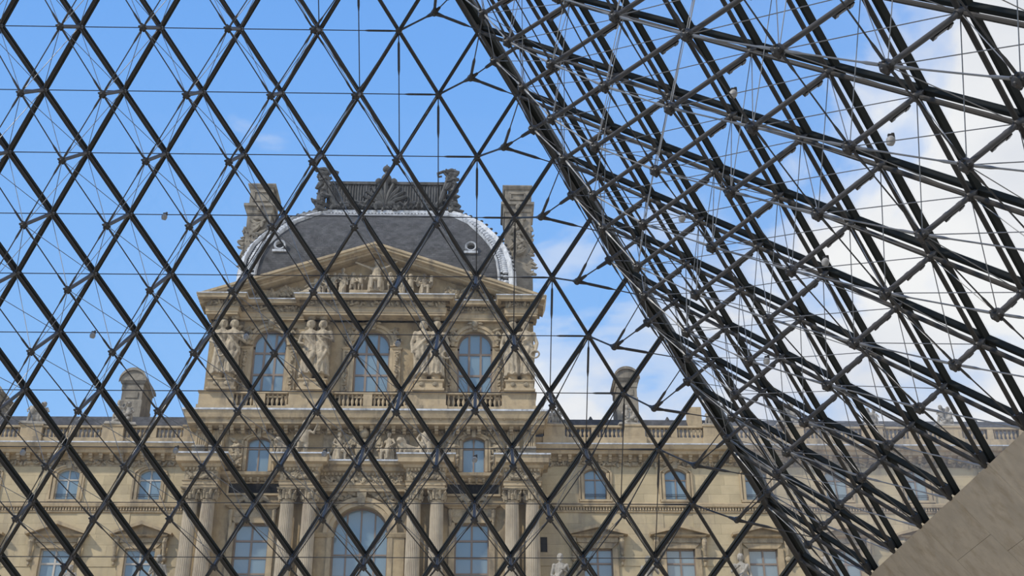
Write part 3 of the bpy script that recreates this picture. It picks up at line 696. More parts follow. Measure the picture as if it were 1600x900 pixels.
for uc in (-7.2, 7.2):
    MB().box(uc-1.95, uc+1.95, -.05, .8, z_arch, z_m0).build('wall_band', M_STONE, pav)
    MB().loft(uc-1.95, uc+1.95, 0, -.3, [(0, z_fr-.25), (.15, z_fr-.1), (.5, z_fr), (.55, z_fr+.2), (0, z_fr+.26)]).build('balcony_sill', M_TRIM, pav)
    row_of('modillion', MOD, pav, uc-1.9, uc+1.9, .5, -.25, z_fr-.18, .8)
# mezzanine storey
mzL = Arch(UP_(404, 710, .2), .76, z_m0+.05, ZP(691, .2, 403), .3); mzR = Arch(UP_(740, 710, .2), .76, z_m0+.05, ZP(691, .2, 740), .3)
wall(MB(), -HWID, HWID, z_arch, z_c0, .0, .8, [mzL, mzR]).build('wall', M_STONE, pav)
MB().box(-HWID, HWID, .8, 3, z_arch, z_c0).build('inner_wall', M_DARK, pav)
for o in (mzL, mzR):
    window(pav, o, .3, 2, [.68], M_WOOD, .08, .1)
    surround(o, .2, -.1, 0).build('window_surround', M_TRIM, pav); surround(Arch(o.uc, o.a+.24, o.zb, o.zs+.02, o.rise+.12), .14, -.16, 0).build('window_hood', M_TRIM, pav)
    MB().box(o.uc-.13, o.uc+.13, -.3, 0, o.zs+.2, z_mtop+.35).build('keystone', M_CARVE, pav)
    for q in (-1, 1):
        m = MB()
        carve(m, [(o.uc+q*1.5, -.08, o.zb+.25), (o.uc+q*1.5, -.08, o.zb+2.0)], 18, .34, .2, 5)
        m.box(o.uc+q*1.5-.5, o.uc+q*1.5+.5, -.05, 0, o.zb+.1, o.zb+2.2); m.build('wall_trophy', M_CARVE, pav, True)
zst = z_ctop+.04
put('figure_group', F_LION, pav, (-4.1, -1.15, zst), 1.5); put('figure_group', F_LION2, pav, (4.0, -1.15, zst), 1.45, flip=True)
for uc in (-10.5, 10.42):
    for q in (-.55, .55):
        m = MB(); m.rings([[(uc+q-.38, -.9, zst), (uc+q+.38, -.9, zst), (uc+q+.38, 0, zst), (uc+q-.38, 0, zst)], [(uc+q-.42, -.75, zst+.9), (uc+q+.42, -.75, zst+.9), (uc+q+.42, 0, zst+.9), (uc+q-.42, 0, zst+.9)]])
        m.path([(uc+q-.42, -.8, zst+.85), (uc+q+.42, -.8, zst+.85)], .16, 8); m.build('scroll_block', M_CHIM, pav)
        g = MB()
        for k in range(5): g.tube((uc+q-.3+.15*k, -.28, zst+1.0), (uc+q-.3+.15*k, -.22, z_mtop+.1), .06, 8)
        g.box(uc+q-.42, uc+q+.42, -.24, 0, zst+.95, z_mtop+.2); g.build('fluted_bracket', M_TRIM, pav)
# crest over the central arch: shield with helmet between two reclining figures
cz = z_fr+.9
m = MB(); m.ball((-.15, -.25, cz+1.15), (.62, .25, .8), 14, 10); m.ball((-.15, -.35, cz+2.15), (.34, .3, .34), 12, 8); m.path([(-.15, -.35, cz+2.4), (-.15, -.35, cz+2.75)], [.2, .05], 8)
for q in (-1, 1):
    carve(m, [(-.15+q*.6, -.2, cz+1.9), (-.15+q*1.3, -.2, cz+1.1), (-.15+q*2.3, -.15, cz+.9)], 22, .36, .25, 13)
    m.path([(-.15+q*.5, -.2, cz+.5), (-.15+q*1.5, -.25, cz+.25), (-.15+q*2.4, -.15, cz+.6)], [.2, .2, .12], 8)
m.build('crest', M_CARVE, pav, True)
put('figure', F_SEAT, pav, (-1.75, -.5, cz+.1), 1.3, .5); put('figure', F_SEAT, pav, (1.5, -.5, cz+.1), 1.3, -.5)
MB().box(-2.9, 2.9, -.08, 0, cz, z_mtop).build('relief_panel', M_CARVE, pav)
# frieze, modillions and great cornice
m = MB()
carve(m, [(-HWID+.2, -.05, z_mtop+.22), (HWID-.2, -.05, z_mtop+.22)], 130, .2, .09, 16)
m.build('leaf_frieze', M_CARVE, pav, True)
MB().loft(-HWID, HWID, 0, -.05, [(0, z_mtop+.45), (.1, z_mtop+.5), (.1, z_mod-.1), (.16, z_mod)]).build('bed_mould', M_TRIM, pav)
row_of('modillion', MOD, pav, -HWID-.2, HWID+.2, .72, -.2, z_c0-.12, 1.25)
MB().loft(-HWID, HWID, .8, -.3, [(.0, z_c0-.1), (.62, z_c0), (.66, z_c0+.3), (.8, z_c0+.38), (.92, z_c1-.05), (.95, z_c1), (.1, z_c1+.08)]).build('great_cornice', M_TRIM, pav)
row_of('modillion', MOD, pav, -HWID-.4, HWID+.4, .72, -.85, z_c0+.42, .62)
MB().loft(-HWID, HWID, .8, -.3, [(.97, z_c1-.04), (.985, z_c1-.03), (.985, z_c1+.09), (.9, z_c1+.11)]).build('lead_flashing', M_LEAD, pav)
# balustrade with pedestals
def ub(px): return UP_(px, 622, -.6)
blocks = [(-11.4, ub(366)), (ub(452), ub(520)), (ub(636), ub(697)), (ub(784), 11.4)]
for a, b in blocks:
    MB().loft(a, b, .4, -.95, [(.1, z_c1), (.1, z_b0), (0, z_b0+.04), (0, z_b1-.16), (.08, z_b1-.12), (.08, z_b1), (0, z_b1+.02)]).build('pedestal_block', M_TRIM, pav)
MB().box(-11.3, 11.3, -.85, -.35, z_c1, z_b0).build('balustrade_plinth', M_TRIM, pav)
MB().box(-11.3, 11.3, -.88, -.38, z_b1-.14, z_b1).build('hand_rail', M_TRIM, pav)
for a, b in ((366, 397), (415, 452), (520, 568), (582, 636), (697, 736), (748, 784)):
    row_of('baluster', BAL, pav, ub(a), ub(b), .31, -.62, z_b0, (1.0, 1.0, (z_b1-.14-z_b0)/.76))
for a, b in ((397, 415), (568, 582), (736, 748)): MB().box(ub(a), ub(b), -.86, -.4, z_b0, z_b1-.14).build('balustrade_pier', M_TRIM, pav)
# caryatid storey
UW = [UP_(421, 560, .25), UP_(581.5, 560, .25), UP_(742, 560, .25)]
ops = [Arch(u, a, ZP(616, .25), ZP(547, .25, 585), ZP(519.5, .25)-ZP(547, .25)) for u, a in zip(UW, (1.16, 1.24, 1.22))]
wall(MB(), -HWID, HWID, z_b1-.1, z_archb+.2, .02, .8, ops).build('wall', M_STONE, pav)
for a, b in blocks: MB().box(a, b, .02, .8, z_c1, z_b1-.1).build('parapet_wall', M_STONE, pav)
MB().box(-HWID, HWID, .8, 3, z_c1, z_archb).build('inner_wall', M_DARK, pav)  # near-black colour stands in for the deep shade behind the balusters
MB().box(-HWID, HWID, 3, 14, 0, z_ct).build('rear_block', M_STONE, pav)
for o in ops:
    window(pav, o, .32, 3, [.30, .645], M_WOOD, .12, .15)
    zb = z_b1-.05
    surround(o, .22, -.12, 0, zb).build('window_surround', M_TRIM, pav)
    surround(Arch(o.uc, o.a+.22, o.zb, o.zs, o.rise+.22), .22, -.22, 0, jamb=False).build('archivolt', M_TRIM, pav)
    for q in (-1, 1):
        x = o.uc+q*(o.a+.5)
        MB().loft(x-.27, x+.27, 0, -.12, [(.05, zb-.9), (.05, zb+.2), (0, zb+.26), (0, o.zs-.16), (.06, o.zs-.12), (.12, o.zs), (0, o.zs+.03)]).build('jamb_pilaster', M_TRIM, pav)
        m = MB()
        carve(m, [(x, -.13, zb+.4), (x, -.13, o.zs-.3)], 16, .2, .05, 6)
        m.build('jamb_carving', M_CARVE, pav, True)
        m = MB()
        carve(m, [(o.uc+q*(o.a+.45), -.06, o.zs+.45), (o.uc+q*(o.a+.3), -.06, o.zs+1.45)], 10, .28, .14, 7)
        m.build('spandrel_relief', M_CARVE, pav, True)
    zt = o.zs+o.rise
    m = MB(); m.ball((o.uc, -.3, zt+.42), (.25, .2, .3), 10, 8); m.ball((o.uc-.35, -.25, zt+.5), (.22, .12, .1), 8, 6); m.ball((o.uc+.35, -.25, zt+.5), (.22, .12, .1), 8, 6)
    m.hexa([(o.uc-.16, -.3, zt), (o.uc+.16, -.3, zt), (o.uc+.16, 0, zt), (o.uc-.16, 0, zt)], [(o.uc-.24, -.3, zt+.7), (o.uc+.24, -.3, zt+.7), (o.uc+.24, 0, zt+.7), (o.uc-.24, 0, zt+.7)])
    m.build('mask_keystone', M_CARVE, pav, True)
CP = [(UP_(346, 540, -.7), UP_(363, 540, -.7)), (UP_(484, 540, -.7), UP_(503, 540, -.7)), (UP_(661, 540, -.7), UP_(682, 540, -.7)), (UP_(801, 540, -.7), UP_(821, 540, -.7))]
z_p1 = ZP(594, -.7); z_hd = ZP(500, -.7)
for i, (a, b) in enumerate(CP):
    MB().loft(a-.5, b+.5, 0, -1.15, [(.12, z_b1), (.12, z_b1+.14), (0, z_b1+.2), (0, z_p1-.3), (.1, z_p1-.22), (.1, z_p1-.14), (0, z_p1-.1)]).build('caryatid_pedestal', M_TRIM, pav)
    m = MB()
    for x in (a, b): m.ball((x, -1.17, (z_b1+z_p1)/2), (.2, .08, .18), 8, 6)
    m.build('rosette', M_CARVE, pav, True)
    m = MB(); m.box((a+b)/2-.95, (a+b)/2+.95, -.06, 0, z_p1, z_archb)
    carve(m, [((a+b)/2, -.07, z_p1+.3), ((a+b)/2, -.07, z_archb-.4)], 44, .34, .7, 8+i)
    m.build('back_relief', M_CARVE, pav, True)
    for k, x in enumerate((a, b)):
        MB().lathe([(.36, z_p1-.1), (.4, z_p1), (.34, z_p1+.06), (.34, z_p1+.22), (.38, z_p1+.27)], (x, -.72, 0), 16).build('plinth', M_TRIM, pav, True)
        s = (z_hd-z_p1-.27)/1.93
        c_ = put('caryatid', F_MAID if k == 0 else F_MAID2, pav, (x, -.72, z_p1+.27), s, (.15, -.1, .12, -.15)[i], flip=(i > 1)); c_.scale[0] *= 1.12; c_.scale[1] *= 1.1
        MB().lathe([(.2, 0), (.26, .06), (.3, .2), (.24, .3)], (x, -.72, z_hd-.06), 14).build('basket_capital', M_CARVE, pav, True)
# upper entablature: projecting over the end pairs and over the middle
def entab(a, b, yf):
    MB().loft(a, b, .3, yf, [(0, z_archb), (0, z_archb+.16), (.05, z_archb+.17), (.05, z_frb-.06), (.12, z_frb)]).build('architrave', M_TRIM, pav)
    MB().loft(a, b, .3, yf, [(0, z_frb), (0, z_cb)]).build('frieze', M_CARVE, pav)
    m = MB(); n = max(4, int((b-a)/.34))
    carve(m, [(a+.15, yf-.02, (z_frb+z_cb)/2), (b-.15, yf-.02, (z_frb+z_cb)/2)], n*2, .19, .09, 17)
    m.build('frieze_carving', M_CARVE, pav, True)
    row_of('dentil', DENT, pav, a, b, .26, yf-.06, z_cb+.12)
    MB().loft(a, b, .3, yf, [(0, z_cb), (.1, z_cb+.22), (.22, z_cb+.26), (.3, z_ct-.32), (.55, z_ct-.28), (.58, z_ct-.1), (.64, z_ct), (0, z_ct+.05)]).build('cornice', M_TRIM, pav)
    MB().loft(a, b, .3, yf, [(.65, z_ct-.02), (.66, z_ct-.01), (.66, z_ct+.06), (.58, z_ct+.07)]).build('lead_flashing', M_LEAD, pav)
entab(-HWID, HWID, -.32); entab(-11.55, -9.35, -1.2); entab(9.35, 11.55, -1.2); entab(UP_(474, 480, -1.2), UP_(696, 480, -1.2), -1.2)
# pediment
z_ap = ZP(379, -1.6, 590); ze = z_ct+.02; RKW = 11.9
MB().rings([[(-RKW, -.35, ze), (RKW, -.35, ze), (0, -.35, z_ap-.3)], [(-RKW, 2.0, ze), (RKW, 2.0, ze), (0, 2.0, z_ap-.3)]]).build('tympanum', M_STONE, pav)
for q in (-1, 1):
    A = Vector((q*(RKW+.35), 0, ze+.0)); B = Vector((0, 0, z_ap)); d = (B-A).normalized(); nn = Vector((-d.z*q, 0, d.x*q)); nn = nn if nn.z > 0 else -nn
    m = MB()
    for (y1, t0, t1) in ((-1.25, -.64, -.48), (-1.35, -.48, -.36), (-1.65, -.36, -.18), (-1.75, -.18, -.0)):
        m.hexa([A+nn*t0+Vector((0, y1, 0)), B+Vector((0, y1, t0/nn.z)), B+Vector((0, 0.5, t0/nn.z)), A+nn*t0+Vector((0, .5, 0))],
               [A+nn*t1+Vector((0, y1, 0)), B+Vector((0, y1, t1/nn.z)), B+Vector((0, 0.5, t1/nn.z)), A+nn*t1+Vector((0, .5, 0))])
    m.build('raking_cornice', M_TRIM, pav)
    MB().loft(min(q*9.2, q*11.5), max(q*9.2, q*11.5), 4, 1.2, [(0, ze), (0, ze+.75), (.15, ze+.85), (.15, ze+1.0), (-.6, ze+1.02), (-.6, ze+1.35)]).build('attic_block', M_CHIM, pav)
zf = ze+.36
MB().box(-5.2, 5.2, -1.1, -.3, ze, zf).build('tympanum_ledge', M_TRIM, pav)
MB().box(-1.7, 2.0, -1.05, -.35, zf, zf+.34).build('figure_plinth', M_TRIM, pav)
put('figure', F_RULER, pav, (.15, -.95, zf+.15), 1.68)
for u, me, s, rz, fl, dz in ((-2.25, F_STD2, 1.16, .2, False, 0), (-3.35, F_CHILD, 1.5, .3, False, 0), (-1.5, F_CHILD, 1.4, -.2, True, .2), (-.95, F_CHILD, 1.15, .2, False, .42), (1.15, F_CHILD, 1.25, -.2, True, .42), (1.95, F_STD, 1.18, -.2, True, 0), (3.6, F_WING, 1.12, .15, False, 0), (-4.5, F_REC, 1.35, 0, True, 0), (-2.8, F_STD2, .95, .1, True, 0), (2.6, F_CHILD, 1.5, .1, False, 0)):
    put('figure', me, pav, (u, -.8, zf+dz), s, rz, fl)
for q in (-1, 1):
    m = MB()
    carve(m, [(q*5.0, -.45, zf+.45), (q*6.4, -.45, zf+.25), (q*8.3, -.42, zf+.0)], 46, .34, .22, 21)
    m.build('tympanum_foliage', M_CARVE, pav, True)
# domed roof
Y0 = 1.25; HB = 10.0
PROF = [(0, ze), (.0, ze+.9), (.08, 35.6), (.22, 36.7), (.6, 38.0), (1.3, 39.4), (2.35, 41.1), (3.6, 42.5), (4.7, 43.5)]
def dring(i, z): return [(-HB+i, Y0+i, z), (HB-i, Y0+i, z), (HB-i, Y0+2*HB-i, z), (-HB+i, Y0+2*HB-i, z)]
pr = []
for (i0, a0), (i1, a1) in zip(PROF[:-1], PROF[1:]):
    for t in (0, .33, .67): pr.append((i0+(i1-i0)*t, a0+(a1-a0)*t))
pr.append(PROF[-1])
MB().rings([dring(i, z) for i, z in pr]).build('dome_roof', M_SLATE, pav)
for sx in (-1, 1):
    pts = [Vector((sx*(HB-i), Y0+i, z)) for i, z in pr[1:]]
    m = MB()
    for off, w in ((0, .3), (1.0, .10)):
        R = []
        for k, p in enumerate(pts):
            c = p+Vector((-sx*off, -.03, 0)); 
            R.append([c+Vector((-w, -.02, 0)), c+Vector((0, -.2, .1)), c+Vector((w, -.02 if off else w, 0)), c+Vector((0, .1, -.1))])
        m.rings(R)
    # carved lead leaf band between the two rolls
    for k in range(46):
        t = k/45*(len(pts)-1.001); i = int(t); p = pts[i].lerp(pts[i+1], t-i)
        m.ball(p+Vector((-sx*.5, -.05, .0)), (.24, .09, .14), 6, 4); m.ball(p+Vector((-sx*.8, -.05, .08)), (.14, .08, .1), 6, 4)
    m.build('hip_lead', M_LEAD, pav, True)
    m = MB()
    for k in range(10, 44, 2):
        t = k/45*(len(pts)-1.001); i = int(t); p = pts[i].lerp(pts[i+1], t-i); m.ball(p+Vector((sx*.12, .05, .22)), (.16, .14, .1), 6, 4)
    m.build('hip_crockets', M_DLEAD, pav, True)
i_, zt = PROF[-1]; ht = HB-i_
m = MB(); m.box(-ht-.1, ht+.1, Y0+i_-.12, Y0+i_+.4, zt-.12, zt+.16); m.box(-ht, ht, Y0+i_-.75, Y0+i_, zt-.78, zt-.6)
for k in range(40): m.ball((-ht+.2+k*(2*ht-.4)/39, Y0+i_-.28, zt-.3), (.12, .1, .13), 6, 4)
m.build('top_lead', M_LEAD, pav, True)
for u in (UP_(440, 394, 2.6), UP_(736, 394, 2.6)):
    zc = ZP(394, 2.6); oc = MB()
    R = []
    for rr, yy in ((.3, 2.0), (.3, 1.55), (.4, 1.5), (.45, 1.6), (.45, 2.9)): R.append([(u+rr*math.cos(t), yy, zc+rr*math.sin(t)) for t in [2*math.pi*k/20 for k in range(20)]])
    oc.rings(R, cap=False); oc.box(u-.52, u+.52, 1.5, 2.6, zc-.6, zc-.42); oc.build('oculus', M_LEAD, pav, True)
    MB().lathe([(.36, 0), (.36, .02)], (0, 0, 0), 16).build('oculus_pane', M_DARK, pav).matrix_local = Matrix.Translation((u, 2.0, zc)) @ Matrix.Rotation(math.pi/2, 4, 'X')
# cresting on the roof
yc = Y0+i_+.25; zc0 = zt+.1; zc1 = ZP(283, yc-.2, 600); hc = 5.35
cre = MB().box(-hc, hc, yc-.15, yc+.3, zc0, zc0+.35).box(-hc+.5, hc-.5, yc-.05, yc+.25, zc0+.35, zc1-.3).box(-hc+.4, hc-.4, yc-.2, yc+.35, zc1-.3, zc1-.12).box(-hc+.5, hc-.5, yc-.12, yc+.3, zc1-.12, zc1)
for k in range(44):
    u = -hc+.6+k*(2*hc-1.2)/43
    cre.tube((u, yc-.06, zc0+.95), (u, yc-.06, zc1-.32), .07, 6)
cre = cre.build('roof_cresting', M_DLEAD, pav)
m = MB()
for k in range(26):
    u = -4.4+k*8.8/25; m.path([(u-.2, yc-.25, zc0+.3), (u, yc-.4, zc0+.55+.12*math.sin(k*1.3)), (u+.2, yc-.25, zc0+.4)], [.08, .1, .06], 6)
carve(m, [(-4.6, yc-.3, zc0+.3), (-2.5, yc-.3, zc0+.7), (-1, yc-.3, zc0+.35), (1, yc-.3, zc0+.35), (2.5, yc-.3, zc0+.7), (4.6, yc-.3, zc0+.3)], 60, .3, .16, 12)
m.build('festoon', M_DLEAD, cre, True)
m = MB(); zfn = ZP(258, yc-.3, 604); u0 = -.1
for k in range(-4, 5):
    a = k*.27; L = (zfn-zc0-.6)*(.62 if k else .9)*(1-.05*abs(k)); s_, c_ = math.sin(a), math.cos(a)
    m.path([(u0, yc-.3, zc0+.5), (u0+s_*L*.5, yc-.45, zc0+.5+c_*L*.5), (u0+s_*L*1.02, yc-.4, zc0+.5+c_*L*.92), (u0+s_*L*1.12, yc-.5, zc0+.45+c_*L*.85)], [.16, .2, .14, .07], 6)
m.ball((u0, yc-.35, zc1+.1), (.42, .3, .5), 10, 8); m.ball((u0, yc-.35, zfn-.45), (.34, .25, .35), 8, 6); m.path([(u0, yc-.35, zfn-.3), (u0, yc-.35, zfn)], [.14, .05], 6)
for q in (-1, 1):
    m.ball((u0+q*.6, yc-.3, zc1-.1), (.3, .22, .3), 8, 6); m.ball((u0+q*.5, yc-.4, zc0+.6), (.4, .25, .3), 8, 6); m.path([(u0+q*.4, yc-.35, zc0+.3), (u0+q*1.2, yc-.4, zc0+.7), (u0+q*1.9, yc-.35, zc0+.25)], [.16, .17, .08], 6)
m.build('palmette_finial', M_DLEAD, cre, True)
for q in (-1, 1):
    m = MB(); ue = q*(hc-.35)
    zs_ = ZP(268, yc-.3, 700)
    m.path([(ue-q*1.1, yc-.3, zc0+.35), (ue-q*.7, yc-.4, zc0+.9), (ue-q*.25, yc-.4, zc1-.4), (ue-q*.1, yc-.35, zc1+.4), (ue-q*.5, yc-.35, zs_-.05), (ue-q*.95, yc-.35, zs_-.25), (ue-q*.9, yc-.35, zc1+.35), (ue-q*.62, yc-.35, zc1+.42)], [.22, .22, .2, .17, .15, .13, .11, .08], 8)
    carve(m, [(ue+q*.45, yc-.3, zc0+.05), (ue+q*.2, yc-.3, zc0+1.2), (ue+q*.15, yc-.3, zc1), (ue+q*.25, yc-.3, zs_)], 46, .42, .22, 11)
    m.path([(ue+q*.3, yc-.2, zc0), (ue+q*.2, yc-.2, zc1), (ue+q*.1, yc-.25, zs_+.1)], [.42, .3, .2], 8); m.ball((ue+q*.15, yc-.32, zs_), (.26, .24, .26), 8, 6)
    m.build('scroll_end', M_DLEAD, cre, True)
# roof chimneys of the pavilion
for (pa, pb, q) in ((384, 421, -1), (788, 830, 1)):
    yf = 3.9; a, b = UP_(pa, 360, yf), UP_(pb, 360, yf); zt_ = ZP(288 if q < 0 else 291, yf, (pa+pb)/2); D = 2.9
    if q > 0: a, b = UP_(789, 360, yf), UP_(829, 360, yf)
    zb_ = ZP(322 if q < 0 else 320, yf, (pa+pb)/2)
    ch = MB().loft(a, b, yf+D, yf, [(.12, 33), (.12, 36.5), (0, 36.8), (0, zb_-.75), (.08, zb_-.7), (.14, zb_-.2), (.3, zb_-.12), (.3, zb_+.1), (-.05, zb_+.16)]).build('chimney', M_CHIM, pav)
    MB().loft(a+.02, b-.02, yf+D-.1, yf+.05, [(0, zb_+.1), (0, zt_-.35), (.1, zt_-.3), (.2, zt_-.1), (.2, zt_), (0, zt_+.02)]).build('chimney_cap', M_CHIM, ch)
    m = surround(Arch((a+b)/2, .5, zb_+.55, zt_-.75, 0), .12, yf-.05, yf+.1); m.box((a+b)/2-.62, (a+b)/2+.62, yf-.05, yf+.1, zb_+.43, zb_+.55); m.build('panel_mould', M_CHIM, ch)
    m = MB(); c = (a+b)/2
    carve(m, [(c, yf-.03, zb_-1.5), (c, yf-.03, zb_-4.6)], 30, .4, .35, 9)
    m.path([(c-.6, yf-.1, zb_-1.3), (c, yf-.15, zb_-1.75), (c+.6, yf-.1, zb_-1.3)], [.1, .16, .1], 8); m.ball((c, yf-.25, zb_-.35), (.18, .2, .28), 8, 6)
    carve(m, [(a-.02 if q < 0 else b+.02, yf+.2, zb_-1.9), (a-.02 if q < 0 else b+.02, yf+.2, zb_-6.2)], 26, .3, .12, 10)
    m.build('carved_garland', M_CHIM, ch, True)

# ---------------------------------------------------------------- wings
YW = 1.5                                   # wing front, behind the pavilion's front
def zw(py, px, y=YW): return at(px, py, YP+y).z
BAY = 5.5
def wing(x0, x1, wins, dentside, zt_off, name, label, pale):
    """x0..x1 in world metres, wins = world x of the window axes"""
    root = tag(empty(name, (0, YP+YW, 0)), label, 'building')
    ref = 150 if x0 < -20 else 980
    zr0, zr1 = zw(685, ref, YW-.55), zw(666.5, ref, YW-.55)
    zc1_, zc0_ = zw(691 if x0 < -20 else 694, ref, YW-1.0), zw(704.5 if x0 < -20 else 707, ref, YW-.9)
    zfb, zs1, zs0 = zw(729, ref), zw(785, ref, YW-.2), zw(801, ref, YW-.1)
    top, low = [], []
    for x in wins:
        top.append(Arch(x, .76, zw(783, ref, YW+.25), zw(741.5, ref, YW+.25), .33)); low.append(Arch(x, .98, zw(935, ref, YW+.25), zw(859, ref, YW+.25), 0))
    b = MB(); wall(b, x0, x1, 0, zs0, .04, .7, low); wall(b, x0, x1, zs0, zfb, .04, .7, top); b.box(x0, x1, .04, 9, zfb, zc1_); b.box(x0, x1, .7, 9, 0, zfb)
    b.build('wall', M_WING, root)
    for o in top:
        window(root, o, .25, 2, [.66], pale, .07, .09)
        surround(o, .2, -.06, .06).build('window_surround', M_TRIM, root); surround(Arch(o.uc, o.a+.26, o.zb, o.zs+.03, o.rise+.1), .12, -.12, .06).build('window_hood', M_TRIM, root)
        MB().box(o.uc-.16, o.uc+.16, -.16, .05, o.zs+.3, o.zs+.8).build('keystone', M_CARVE, root)
        MB().box(o.uc-1.1, o.uc+1.1, -.14, .05, o.zb-.16, o.zb).build('window_sill', M_TRIM, root)
        m = MB(); m.tube((o.uc-.74, .1, o.zb+.3), (o.uc+.74, .1, o.zb+.3), .022, 6); m.tube((o.uc-.74, .1, o.zb+.42), (o.uc+.74, .1, o.zb+.42), .022, 6); m.build('guard_rail', M_RAIL, root)
    for o in low:
        window(root, o, .25, 2, [.36, .7], pale, .09, .12)
        surround(o, .36, -.1, .06).build('window_surround', M_TRIM, root)
        zt = o.zs+.36; MB().box(o.uc-1.38, o.uc+1.38, -.16, .05, zt+.02, zt+.34).build('lintel', M_CARVE, root)
        zp0 = zt+.34; zp1 = zw(813 if x0 < -20 else 818, ref, YW-.6)
        MB().loft(o.uc-1.5, o.uc+1.5, .05, -.2, [(0, zp0), (.2, zp0+.05), (.26, zp0+.14), (.2, zp0+.16)]).build('pediment_base', M_TRIM, root)
        MB().rings([[(o.uc-1.75, -.2, zp0+.2), (o.uc+1.75, -.2, zp0+.2), (o.uc, -.2, zp1-.2)], [(o.uc-1.75, .05, zp0+.2), (o.uc+1.75, .05, zp0+.2), (o.uc, .05, zp1-.2)]]).build('pediment_panel', M_TRIM, root)
        m = MB()
        for q in (-1, 1):
            m.hexa([(o.uc+q*2.0, -.6, zp0+.1), (o.uc, -.6, zp1-.24), (o.uc, .05, zp1-.24), (o.uc+q*2.0, .05, zp0+.1)], [(o.uc+q*2.05, -.6, zp0+.24), (o.uc, -.6, zp1), (o.uc, .05, zp1), (o.uc+q*2.05, .05, zp0+.24)])
        m.build('window_pediment', M_TRIM, root)
        for q in (-1, 1):
            x = o.uc+q*1.6
            m = MB(); m.box(x-.17, x+.17, -.3, .05, zp0-.12, zp0+.02); m.path([(x, -.2, zp0-.1), (x, -.32, zp0-.35), (x, -.22, zp0-.8), (x, -.16, zp0-1.2)], [.16, .19, .14, .12], 8); m.ball((x, -.16, zp0-1.42), (.2, .16, .2), 8, 6); m.ball((x, -.14, zp0-1.75), (.1, .1, .16), 8, 6)
            m.build('console', M_CARVE, root, True)
    # ashlar facing, laid block by block between the mouldings
    n = 0
    def course(z0, z1, off, keep):
        nonlocal n
        x = x0+off
        while x < x1-.05:
            w = 1.35+.25*random.random(); xe = min(x+w, x1)
            segs = [(x, xe)]
            for (a, c) in keep:
                ns = []
                for s0, s1 in segs:
                    if s1 <= a or s0 >= c: ns.append((s0, s1))
                    else:
                        if s0 < a: ns.append((s0, a))
                        if s1 > c: ns.append((c, s1))
                segs = ns
            for s0, s1 in segs:
                if s1-s0 > .12 and near((s0, YP+YW, z0), 60):
                    MB().box(s0+.004, s1-.004, 0-.002*random.random(), .06, z0+.004, z1-.004).build('stone_block', M_WING, root); n += 1
            x = xe
    zz = zs1; k = 0; nc = 4
    for c in range(nc): course(zs1+(zfb-zs1)*c/nc, zs1+(zfb-zs1)*(c+1)/nc, -.7*(c % 2), [(o.uc-o.a-.36, o.uc+o.a+.36) for o in top])
    for c in range(5):
        zt = zs0-c*.72; course(zt-.72, zt, -.7*(c % 2), [(o.uc-1.35, o.uc+1.35) for o in low] if c >= 2 else [(o.uc-1.0, o.uc+1.0) for o in low])
    MB().loft(x0, x1, .05, -.02, [(0, zs0), (.06, zs0+.05), (.06, zs0+.16)]).build('string_course', M_TRIM, root)
    row_of('dentil', DENT, root, x0, x1, .19, -.02, zs0+.27, (.75, 1.0, 1.0)) if False else None
    tk = MB()
    xx = x0
    while xx < x1: tk.box(xx, xx+.11, -.14, .05, zs0+.16, zs0+.36); xx += .19
    tag(tk.build('dentil_band', M_TRIM, root), kind='stuff')
    MB().loft(x0, x1, .05, -.02, [(.1, zs0+.36), (.2, zs0+.4), (.22, zs1-.08), (.12, zs1)]).build('string_cornice', M_TRIM, root)
    # carved frieze, modillions, cornice
    MB().box(x0, x1, -.03, .05, zfb, zc0_-.35).build('frieze', M_CARVE, root)
    m = MB(); xx = x0+.2
    carve(m, [(x0+.2, -.04, (zfb+zc0_-.35)/2), (x1-.2, -.04, (zfb+zc0_-.35)/2)], int((x1-x0)*6), .2, .1, 18)
    tag(m.build('frieze_foliage', M_CARVE, root, True), kind='stuff')
    row_of('modillion', MOD, root, x0, x1, .69, -.1, zc0_-.12, 1.1)
    MB().loft(x0, x1, .5, -.1, [(.02, zc0_-.35), (.1, zc0_-.05), (.55, zc0_), (.6, zc0_+.2), (.8, zc0_+.28), (.92, zc1_-.04), (.92, zc1_), (.1, zc1_+.06)]).build('cornice', M_TRIM, root)
    MB().loft(x0, x1, .5, -.1, [(.93, zc1_-.02), (.94, zc1_-.01), (.94, zc1_+.07), (.85, zc1_+.08)]).build('lead_flashing', M_LEAD, root)
    row_of('modillion', MOD, root, x0, x1, .69, -.62, zc0_+.32, .5)
    # balustrade
    MB().box(x0, x1, -.75, -.3, zc1_, zr0).build('balustrade_plinth', M_TRIM, root)
    MB().box(x0, x1, -.78, -.32, zr1-.14, zr1).build('hand_rail', M_TRIM, root)
    ps = sorted(wins); piers = [ps[0]-BAY/2]+[x+BAY/2 for x in ps]
    for p in piers:
        if x0+.3 < p < x1-.3: MB().loft(p-.72, p+.72, -.2, -.85, [(.08, zc1_), (.08, zr0), (0, zr0+.04), (0, zr1-.12), (.07, zr1-.08), (.07, zr1+.04)]).build('balustrade_pier', M_TRIM, root)
    for p0, p1 in zip(piers[:-1], piers[1:]):
        a, c = max(p0+.78, x0), min(p1-.78, x1); mid = (a+c)/2
        if c-a < 1: continue
        MB().box(mid-.2, mid+.2, -.76, -.34, zr0, zr1-.14).build('balustrade_post', M_TRIM, root)
        for s0, s1 in ((a, mid-.22), (mid+.22, c)): row_of('baluster', BAL, root, s0, s1, .29, -.55, zr0, (.95, .95, (zr1-.14-zr0)/.76))
    # slate roof behind the balustrade
    zt = zw(651 if x0 < -20 else 656, ref, YW+2.6)
